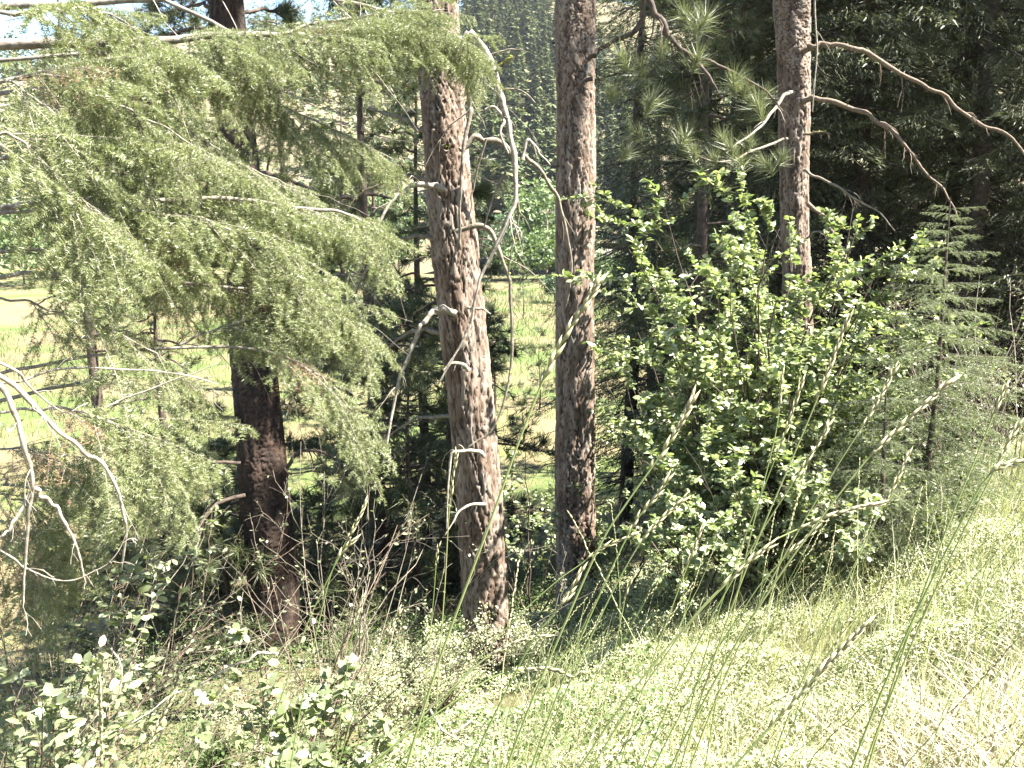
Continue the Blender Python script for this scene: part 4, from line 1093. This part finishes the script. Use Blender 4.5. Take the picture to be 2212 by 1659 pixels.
# brown twiggy bush in front of the centre
shrub('bare_shrub', 'leafless bush of reddish brown stems between the dark broad pine and the centre', foot(622, 1540, 4.9), 9, 2.4, 0.2, 40, 0.03, 'leaf_pale', wood='twig_red', singles=0, twig=(6, 3), r0=0.010, lean=(0.16, 0))
shrub('bare_shrub', 'sparse grey bush reaching across towards the curling limb pine', foot(720, 1500, 5.6), 9, 2.2, 0.35, 50, 0.03, 'leaf_pale', wood='dead', singles=0, twig=(6, 4), r0=0.008, lean=(0.25, 0))
# pale large leaved shrubs close by
shrub('leafy_shrub', 'pale large leaved shrub close below the brown twiggy bush', foot(640, 1640, 3.5), 16, 1.25, 0.17, 1500, 0.064, 'leaf_pale', twig=(4, 3), singles=290, r0=0.006)
shrub('leafy_shrub', 'shrub of broad pale leaves under the drooping grey limbs', foot(0, 1560, 3.3), 14, 1.7, 0.24, 1300, 0.058, 'leaf_pale', twig=(5, 3), singles=290, r0=0.008)
shrub('leafy_shrub', 'shrub with leaf rosettes low beside the drooping grey limbs', foot(30, 1500, 2.7), 9, 1.1, 0.3, 380, 0.06, 'leaf_pale', twig=(4, 3), singles=240, r0=0.006)
shrub('bare_shrub', 'tangle of fine bare stems behind the pale broad leaves', foot(150, 1450, 3.7), 18, 2.1, 0.5, 120, 0.04, 'leaf_pale', wood='dead', singles=0, twig=(6, 4), r0=0.006, lean=(0.2, 0))

shrub('leafy_shrub', 'leafy shrub tangled among the drooping grey limbs', foot(0, 1400, 4.6), 14, 2.7, 0.3, 1500, 0.055, 'leaf_pale', twig=(6, 4), singles=200, r0=0.007, wood='dead')
shrub('bare_shrub', 'dry brown brush on the lower bank beneath the fir', foot(150, 1300, 6.2), 16, 2.4, 0.45, 90, 0.04, 'leaf_pale', wood='twig_red', singles=0, twig=(8, 5), r0=0.008)
shrub('leafy_shrub', 'pale leafy shrub at the edge of the hollow beneath the fir', foot(-60, 1400, 4.0), 14, 2.2, 0.3, 1500, 0.06, 'leaf_pale', twig=(6, 4), singles=150, r0=0.007, wood='dead')
for lab, u_, v_, y_, h_, ln_ in [('bare bush of thin grey twigs before the dark broad pine', 690, 1480, 6.2, 2.9, 0.25), ('bare bush with fine crossing twigs in front of the shaded bushes', 790, 1480, 6.6, 2.4, 0.15)]:
    shrub('bare_shrub', lab, foot(u_, v_, y_), 7, h_, 0.38, 40, 0.03, 'leaf_pale', wood='dead', singles=0, twig=(5, 3), r0=0.0075, lean=(ln_, 0))
# low bushes of tiny leaves on the bank
def low_bush(label, u, v, y, w, h, n, mat, size=0.02):
    b = foot(u, v, y)
    t = thing('low_bush', label, 'bush', b)
    k = 26
    a = rng.uniform(0, 6.28, k); s = np.linspace(0, 1, 5)[None, :, None]
    d = nrm(np.stack([np.cos(a) * rng.uniform(0, 0.9, k), np.sin(a) * rng.uniform(0, 0.9, k), np.ones(k)], -1))
    L = np.minimum(w / 2 / np.maximum(0.25, np.hypot(d[:, 0], d[:, 1])), h) * rng.uniform(0.7, 1.1, k)
    P = b + d[:, None] * L[:, None, None] * s
    P[:, 1:] += np.cumsum(rng.normal(0, 0.02 * h, (k, 4, 3)), axis=1)
    R = np.linspace(0.005, 0.0015, 5)[None] * np.ones((k, 1))
    A, RA = grow(P, R, 7, 0.2, 1.0, 0.25, 0.5, (0.4, 1.1), 0.15, 0.1, 5, 0.6, 0.07)
    part('stem', MB().add(*tubes(P, R, 4)).add(*tubes(A, np.maximum(RA, 0.001), 3)), M['twig_red'], t)
    pos, tan = along(A, max(1, n // len(A)), 0.1, 1.0)
    pos = pos + rng.normal(0, 0.02, pos.shape)
    part('foliage', MB().add(*inst(CHIP_V, CHIP_F, pos, leaf_frames(tan, 0.7, 0.5), size * rng.uniform(0.6, 1.3, len(pos)))), M[mat], t, kind='stuff')
for a in [('taller bush of small leaves at the edge of the dark hollow', 600, 1490, 5.6, 1.2, 0.75, 5000, 'herb'),
          ('small leaved bush catching light at the foot of the curling limb pine', 960, 1470, 6.3, 1.1, 0.75, 5200, 'herb'),
          ('feathery small leaved bush just before the curling limb pine', 820, 1520, 5.6, 1.2, 0.7, 5200, 'herb'),
          ('low bush beside the stem of the straight bare trunk', 1270, 1420, 7.6, 1.2, 0.6, 4200, 'herb'),
          ('spreading bush on the lit edge between the two bare trunks', 1130, 1430, 6.8, 1.1, 0.5, 3600, 'herb'),
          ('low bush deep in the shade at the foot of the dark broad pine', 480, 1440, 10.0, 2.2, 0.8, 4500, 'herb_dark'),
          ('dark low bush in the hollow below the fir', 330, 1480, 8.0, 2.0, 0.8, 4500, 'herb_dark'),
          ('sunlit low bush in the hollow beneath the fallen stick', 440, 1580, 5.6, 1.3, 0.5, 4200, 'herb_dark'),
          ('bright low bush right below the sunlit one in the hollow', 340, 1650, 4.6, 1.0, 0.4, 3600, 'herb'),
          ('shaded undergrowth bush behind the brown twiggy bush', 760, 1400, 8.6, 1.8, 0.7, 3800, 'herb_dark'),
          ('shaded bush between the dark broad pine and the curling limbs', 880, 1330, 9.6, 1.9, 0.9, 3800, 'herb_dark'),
          ('lit bush on the bank beyond the dark broad pine', 470, 1300, 12.5, 2.4, 0.9, 4200, 'herb'),
          ('pale bush on the lower bank behind the drooping grey limbs', 230, 1320, 9.5, 2.0, 0.7, 3600, 'herb'),
          ('low bush at the bright edge below the tall leafy shrub', 1420, 1400, 6.6, 1.2, 0.5, 3600, 'herb')]:
    low_bush(*a)

# ------------------------------------------------------------------ ground cover and grass
def scatter(n, x0, x1, y0, y1, p=1.0):
    x = rng.uniform(x0, x1, n); y = y0 + (y1 - y0) * rng.random(n) ** p
    return x, y
def in_view(x, y, z, mu=140, mv=160):
    d = y * CP - z * SP
    u = 1106 + x / d * FPX * KPX
    v = 829.5 - (y * SP + z * CP) / d * FPX * KPX
    return (u > -mu) & (u < 2212 + mu) & (v < 1659 + mv), u, v
x, y = scatter(450000, -2.2, 7.5, 1.5, 10.5, 1.25)
z = ground_z(x, y)
ok, u, v = in_view(x, y, z)
edge = -1.3 + 0.06 * y + 0.5 * np.sin(y * 1.3)
clump = np.sin(2.1 * x + 1.3 * y) * np.sin(1.7 * y - 0.9 * x + 1) + 0.6 * np.sin(5.3 * x + 0.7 * y) * np.sin(4.7 * y)
strawy = (x > 0.6) & (y < 3.0 + 0.35 * np.sin(3 * x))
ok &= (x > edge) & (clump > -0.9) & ~((strawy) & (rng.random(len(x)) < 0.8))
x, y, z, clump = x[ok], y[ok], z[ok], clump[ok]
hgt = (0.06 + 0.13 * np.clip(clump + 0.7, 0, 1.6)) * rng.random(len(x)) ** 0.3
Pn = np.stack([x, y, z + hgt], -1)
sz = 0.016 + 0.010 * rng.random(len(x))
mb = MB().add(*inst(CHIP_V, CHIP_F, Pn, leaf_frames(rdir(len(x), -0.2, 0.5), 0.8, 0.42), sz))
o = solo('ground_cover', mb, M['herb'], smooth=False); o['kind'] = 'stuff'
tag(o, 'low bright leafy ground cover carpeting the sunny bank', 'ground cover')
# shaded understory on the lower left
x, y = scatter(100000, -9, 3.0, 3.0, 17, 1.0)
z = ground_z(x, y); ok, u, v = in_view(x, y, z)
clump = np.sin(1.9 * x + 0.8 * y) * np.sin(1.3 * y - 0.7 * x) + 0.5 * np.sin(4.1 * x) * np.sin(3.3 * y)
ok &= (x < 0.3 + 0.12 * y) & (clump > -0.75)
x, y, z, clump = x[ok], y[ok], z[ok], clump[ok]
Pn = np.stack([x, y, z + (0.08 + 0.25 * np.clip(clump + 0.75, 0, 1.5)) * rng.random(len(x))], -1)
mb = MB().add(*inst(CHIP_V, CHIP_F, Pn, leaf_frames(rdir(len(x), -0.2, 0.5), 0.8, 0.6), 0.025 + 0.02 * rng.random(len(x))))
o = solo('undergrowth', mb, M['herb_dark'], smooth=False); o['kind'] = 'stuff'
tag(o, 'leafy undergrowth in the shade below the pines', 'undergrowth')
# green grass blades
x, y = scatter(50000, -1.2, 8.0, 1.4, 9.0, 1.4)
z = ground_z(x, y); ok, u, v = in_view(x, y, z)
ok &= x > -0.5 + 0.1 * y
P = np.stack([x, y, z], -1)[ok]; k = len(P)
lean = np.stack([0.30 + rng.normal(0, 0.3, k), rng.normal(0, 0.3, k), np.zeros(k)], -1)
mb = MB().add(*blades(P, rng.uniform(0.16, 0.55, k) * np.where(rng.random(k) < 0.2, 1.6, 1) * np.clip(0.75 + 0.22 * (P[:, 0] - 1.5) * (P[:, 1] > 3.5), 0.75, 1.6), 0.0045 * np.ones(k), lean))
o = solo('grass', mb, M['grass'], smooth=False); o['kind'] = 'stuff'
tag(o, 'green grass blades leaning over the sunny bank', 'grass')
# straw
x, y = scatter(34000, 0.3, 4.5, 1.3, 4.2, 1.3)
z = ground_z(x, y); ok, u, v = in_view(x, y, z)
ok &= (rng.random(len(x)) < np.clip(1.35 - (y - 1.6) / 1.6 + 0.25 * (x - 1.5), 0.05, 1))
P = np.stack([x, y, z + 0.02], -1)[ok]; k = len(P)
lean = np.stack([rng.normal(0.2, 1.3, k), rng.normal(0, 1.3, k), np.zeros(k)], -1)
mb = MB().add(*blades(P, rng.uniform(0.12, 0.55, k), rng.uniform(0.002, 0.008, k), lean, 0.5))
o = solo('dry_grass', mb, M['straw'], smooth=False); o['kind'] = 'stuff'
tag(o, 'matted dry straw at the near end of the sunny bank', 'dry grass')
# meadow grass
x, y = scatter(90000, -45, 30, 9, 110, 2.0)
z = ground_z(x, y); ok, u, v = in_view(x, y, z); ok &= (z < -6.0 - 1.5 * rng.random(len(z)))
patch = np.sin(0.21 * x + 0.11 * y + 1) * np.sin(0.16 * y - 0.09 * x) + 0.5 * np.sin(0.6 * x - 0.3 * y) * np.sin(0.5 * y) + rng.normal(0, 0.25, len(x))
tuftn = np.sin(1.3 * x + 0.6 * y) * np.sin(1.1 * y - 0.5 * x)
ok &= tuftn > rng.uniform(-1.2, 0.3, len(x))
M['meadow'] = leaf_mat('meadow_grass', [(0.07, 0.105, 0.03), (0.10, 0.13, 0.042), (0.135, 0.15, 0.06)], 0.6, 0.3, (1.1, 1.2, 0.7), 0.2)
M['meadow_dry'] = leaf_mat('dry_meadow_grass', [(0.125, 0.10, 0.058), (0.17, 0.14, 0.086), (0.21, 0.18, 0.115)], 0.6, 0.25, (1.1, 1.1, 0.9), 0.2)
for nm, mt, lb, sel in [('meadow_grass', 'meadow', 'green grass tufts of the valley meadow', patch < 0.25), ('dry_meadow_grass', 'meadow_dry', 'tan dry grass patches of the valley meadow', patch >= 0.25)]:
    P = np.stack([x, y, z], -1)[ok & sel]; k = len(P)
    far = np.clip(P[:, 1] / 40, 0.6, 2.5)
    mb = MB().add(*blades(P, rng.uniform(0.25, 0.7, k) * far ** 0.5, 0.03 * far, rng.normal(0, 0.4, (k, 3)) * np.array([1, 1, 0])))
    o = solo(nm, mb, M[mt], smooth=False); o['kind'] = 'stuff'
    tag(o, lb, 'grass')

# ------------------------------------------------------------------ tall grass stalks with seed heads
def spikelets(mb, P, n, ln, wd):
    """Husks set alternately along the line P, each overlapping the next."""
    m = len(P); t = np.linspace(0.0, 0.97, n) * (m - 1)
    i = np.minimum(t.astype(int), m - 2); f = (t - i)[:, None]
    pos = P[i] * (1 - f) + P[i + 1] * f; T = nrm(P[i + 1] - P[i])
    S = nrm(np.cross(T, np.array([0.15, 1.0, 0.1])))
    sg = np.where(np.arange(n) % 2 == 0, 1, -1)[:, None]
    X = nrm(T + S * sg * 0.10 + rng.normal(0, 0.06, (n, 3)))
    oc = np.array([[-0.1, 0, 0], [0.35, 0.5, 0], [0.35, 0, 0.35], [0.35, -0.5, 0], [0.35, 0, -0.35], [1.0, 0, 0]]) * np.array([ln, wd, wd])
    of = np.array([[0, 2, 1], [0, 3, 2], [0, 4, 3], [0, 1, 4], [5, 1, 2], [5, 2, 3], [5, 3, 4], [5, 4, 1]])
    mb.add(*inst(oc, of, pos + S * sg * wd * 0.12, frames(X, S), rng.uniform(0.85, 1.15, n)))
def stalk(label, pts, y, head, w=1.0, group=None, hw=0.0062, mat='seed', dy=0.0):
    """pts: view points from the tip down; head: share of the first part that carries husks."""
    W = [at(p[0], p[1], y + dy * i / len(pts)) for i, p in enumerate(pts)]
    d = nrm(W[-1] - W[-2]); p = W[-1].copy()
    L0 = list(spline(W, 30))
    st_ = max(0.02, float(np.linalg.norm(L0[-1] - L0[-2])))
    for _ in range(400):
        if p[2] < float(ground_z(p[0], p[1])): break
        d = nrm(d + np.array([0, 0, -0.02 * st_ / 0.02]))
        p = p + d * st_
        L0.append(p)
    L = spline(np.array(L0)[::-1], 60)
    b = L[0].copy()
    o = solo('grass_stalk', MB().add(*tubes(L[None], np.linspace(0.0022, 0.0008, 60)[None] * w, 5)), M['stem'], b)
    tag(o, label, 'grass stalk', group)
    vis = spline(W, 40)
    H = vis[: max(4, int(40 * head))][::-1]
    hl = np.linalg.norm(np.diff(H, axis=0), axis=1).sum()
    mb = MB(); spikelets(mb, H, max(6, int(hl / 0.0085)), 0.026, hw * w)
    part('seed_head', mb, M[mat], o)
    return o
ST = [
 ('thickest pale stalk crossing in front of the straight bare trunk', [(1288, 615), (1262, 660), (1196, 772), (1130, 930), (1062, 1120), (980, 1340)], 1.15, 0.52, 1.5),
 ('tall seed stalk whose tip stands free before the dark shrub shade', [(1495, 862), (1470, 915), (1440, 965), (1350, 1092), (1290, 1190), (1180, 1440)], 1.25, 0.5, 1.3),
 ('seed stalk just below the tall free standing one', [(1440, 1036), (1415, 1075), (1372, 1128), (1325, 1220), (1275, 1330)], 1.35, 0.6, 1.25),
 ('seed stalk pressed beside the one below the free tip', [(1474, 1080), (1430, 1120), (1385, 1170), (1330, 1265), (1265, 1400)], 1.4, 0.55, 1.1),
 ('golden stalk slanting low across the straight trunk', [(1360, 1158), (1300, 1185), (1250, 1222), (1200, 1258), (1110, 1340), (1020, 1440)], 1.6, 0.36, 1.0),
 ('curved seed head bowing before the foot of the straight trunk', [(1253, 1236), (1228, 1285), (1200, 1322), (1150, 1385), (1090, 1500)], 1.3, 0.45, 1.35),
 ('seed head lying nearly level below the curling limb pine', [(1220, 1457), (1190, 1447), (1150, 1446), (1100, 1452), (1055, 1468), (960, 1530)], 1.4, 0.6, 1.3),
 ('seed head tilted across the foot of the curling limb pine', [(1172, 1374), (1135, 1382), (1100, 1394), (1060, 1416), (1028, 1440), (930, 1530)], 1.5, 0.6, 1.2),
 ('single upright seed stalk in the dark hollow', [(215, 1475), (217, 1530), (219, 1600), (221, 1700)], 1.5, 0.9, 1.2),
 ('pale stalk leaning in front of the fallen stick', [(372, 1505), (345, 1560), (312, 1640), (280, 1720)], 1.4, 0.6, 1.3),
 ('whitish stalk rising before the small leaved bush', [(860, 1325), (840, 1365), (805, 1435), (770, 1520), (740, 1620)], 1.9, 0.35, 1.2),
 ('dark golden little head at the pine foot', [(946, 1184), (942, 1220), (938, 1275), (930, 1360)], 2.2, 0.4, 1.0),
 ('green little head before the shaded bush', [(782, 1293), (770, 1330), (758, 1390), (745, 1480)], 2.2, 0.5, 1.0),
 ('twisted stalk mixed with the brown twiggy bush', [(788, 1088), (770, 1130), (742, 1180), (715, 1240), (690, 1340)], 1.8, 0.45, 1.2),
 ('stalk hugging the brown stems of the twiggy bush', [(760, 1170), (735, 1200), (690, 1290), (655, 1370), (610, 1500)], 1.6, 0.3, 1.2),
 ('straight stalk running up the pine flank with white tip', [(985, 985), (975, 1060), (968, 1140), (962, 1250), (950, 1420)], 1.7, 0.35, 1.0),
 ('whitish seed head standing before the young fir', [(1785, 925), (1770, 955), (1705, 1055), (1650, 1140), (1590, 1240)], 1.5, 0.5, 1.1),
 ('highest thin stalk standing before the leafy shrub', [(1832, 690), (1800, 770), (1770, 850), (1720, 970), (1660, 1110)], 1.35, 0.55, 1.1),
 ('reddish tipped stalk before the trunk with swept limbs', [(1730, 830), (1715, 880), (1690, 950), (1655, 1040), (1620, 1130)], 1.6, 0.6, 1.0),
 ('short green stalk next to the reddish tipped one', [(1688, 815), (1686, 850), (1680, 910), (1668, 970), (1640, 1080)], 1.7, 0.45, 1.0),
 ('stalk before the stem of the young fir', [(1932, 800), (1905, 850), (1870, 910), (1800, 1020), (1740, 1120)], 1.5, 0.55, 1.1),
 ('long arched pale stalk over the young fir foot', [(2045, 830), (1990, 880), (1900, 965), (1850, 1020), (1780, 1110)], 1.25, 0.6, 1.3),
 ('bowed seed head pointing almost level above the bright bank', [(1892, 1090), (1850, 1098), (1785, 1118), (1720, 1145), (1650, 1182), (1570, 1260)], 1.3, 0.6, 1.3),
 ('white bristly head below the bowed level one', [(1755, 1150), (1720, 1180), (1690, 1210), (1640, 1265), (1590, 1340)], 1.45, 0.45, 1.0),
 ('stout head rising over the bright bank by the forest edge', [(2166, 845), (2150, 885), (2130, 935), (2090, 1030)], 1.4, 0.5, 1.2),
 ('white head near the dry bush at the bank top', [(2195, 925), (2170, 970), (2140, 1032), (2090, 1130)], 1.3, 0.5, 1.2),
 ('forked looking head at the edge of the bright bank', [(2202, 998), (2150, 1015), (2115, 1055), (2075, 1130)], 1.2, 0.45, 1.3),
 ('small golden head hanging before the dark gap by the shrub', [(1372, 1240), (1355, 1275), (1342, 1335), (1325, 1420)], 1.9, 0.5, 1.0),
 ('reddish stalk beneath the leafy shrub edge', [(1512, 1150), (1495, 1195), (1470, 1262), (1430, 1370)], 1.6, 0.5, 1.0),
 ('brown head leaning over the bright ground cover', [(1960, 985), (1925, 1060), (1885, 1140), (1840, 1230)], 1.5, 0.5, 1.0),
 ('thick dark stalk very near above the straw', [(1870, 1350), (1800, 1420), (1700, 1530), (1600, 1640)], 0.95, 0.8, 1.2),
 ('blurred stout stalk leaning low over the straw', [(1660, 1180), (1600, 1230), (1500, 1330), (1400, 1470)], 1.2, 0.5, 1.1),
]
for lab, pts, yy, hd, w in ST:
    stalk(lab, pts, yy, hd, w)
# the many plain stalks leaning over the bank, copies of a few
proto = []
for k in range(6):
    L = spline([[0, 0, 0], [0.06, 0, 0.35], [0.20 + 0.05 * k, 0.02 * (k - 2), 0.75], [0.42 + 0.06 * k, 0.03 * (k - 2), 1.08]], 30)
    L[1:-1] += rng.normal(0, 0.002, (28, 3))
    mb1 = MB().add(*tubes(L[None], np.linspace(0.0021, 0.0008, 30)[None], 5))
    mb2 = MB(); spikelets(mb2, L[22:], 18, 0.020, 0.0065)
    proto.append((mb1.mesh('grass_stalk', M['stem']), mb2.mesh('seed_head', M['seed'])))
for k in range(190):
    xx, yy = rng.uniform(-0.15, 3.8), rng.uniform(1.5, 5.0)
    zz = float(ground_z(xx, yy))
    a, bmesh_ = proto[k % 6]
    o = bpy.data.objects.new('grass_stalk', a)
    s_ = rng.uniform(0.75, 1.12)
    o.location = (xx, yy, zz - 0.01); o.scale = (s_, s_, s_ * rng.uniform(0.85, 1.1)); o.rotation_euler = (rng.normal(0, 0.12), rng.normal(0, 0.16), rng.normal(0, 0.7))
    COL.objects.link(o)
    tag(o, 'thin green grass stalk leaning outward over the bright bank', 'grass stalk', 'thin grass stalks leaning over the bank')
    h = bpy.data.objects.new('seed_head', bmesh_); h.parent = o; COL.objects.link(h)
# bleached straws lying across the near bank
straws = [('bleached straw lying long across the matted grass', (1760, 1750), (2180, 1600)), ('broken straw bent over the ground cover', (1540, 1460), (1800, 1420)),
          ('pale straw crossing beneath the bent one', (1560, 1560), (1790, 1475)), ('long straw pointing down towards the corner', (1860, 1270), (2080, 1470)),
          ('short white straw at the near corner', (2120, 1560), (2220, 1490)), ('level straw among the matted grass', (1850, 1500), (2060, 1515)),
          ('straw reaching up the bank by the shrub edge', (1580, 1420), (1720, 1280)), ('upright broken white straw', (1700, 1700), (1730, 1600)),
          ('steep pale straw at the near edge', (1580, 1690), (1560, 1580)), ('straw lying across the corner', (1990, 1530), (2230, 1600)),
          ('thin straw slanting over dry tufts', (1900, 1390), (2120, 1560)), ('long yellow straw low along the edge', (1500, 1620), (1760, 1560))]
for lab, a, c in straws:
    p, q = ground_hit(*a), ground_hit(*c)
    p = p * 0.94; q = q * 0.93
    mid = (p + q) / 2 + np.array([0, 0, 0.03])
    o = solo('straw', MB().add(*tubes(spline([p, mid, q], 14)[None] + rng.normal(0, 0.002, (1, 14, 3)), np.linspace(0.0042, 0.0022, 14)[None], 5)), M['straw'], p)
    tag(o, lab, 'straw')
# fallen sticks
def stick(label, pts, y0, y1, w0, w1, tw=3, mat='dead_pale'):
    P = poly(pts, y0, y1, 24)
    t = thing('fallen_stick', label, 'stick', P[0])
    draw_limb(t, pts, y0, y1, w0, w1, M[mat], twigs=tw, n=20, tl=(0.08, 0.3))
    return t
stick('long bare stick arching over the dark hollow', [(600, 1412), (560, 1412), (505, 1438), (430, 1480), (370, 1502), (320, 1540), (270, 1570), (235, 1600)], 4.4, 3.9, 8, 3, 5)
stick('short pale stick lying by the dry tuft below the pine', [(928, 1530), (955, 1575), (985, 1595), (1010, 1612)], 3.5, 3.4, 8, 5, 0)
stick('pale stick crossing the short one', [(1020, 1555), (980, 1585), (930, 1620), (900, 1640)], 3.6, 3.4, 7, 4, 1)
stick('thin grey stick curving along the hollow edge', [(240, 1400), (262, 1440), (255, 1500), (215, 1540), (160, 1600)], 3.4, 3.3, 6, 3, 2)
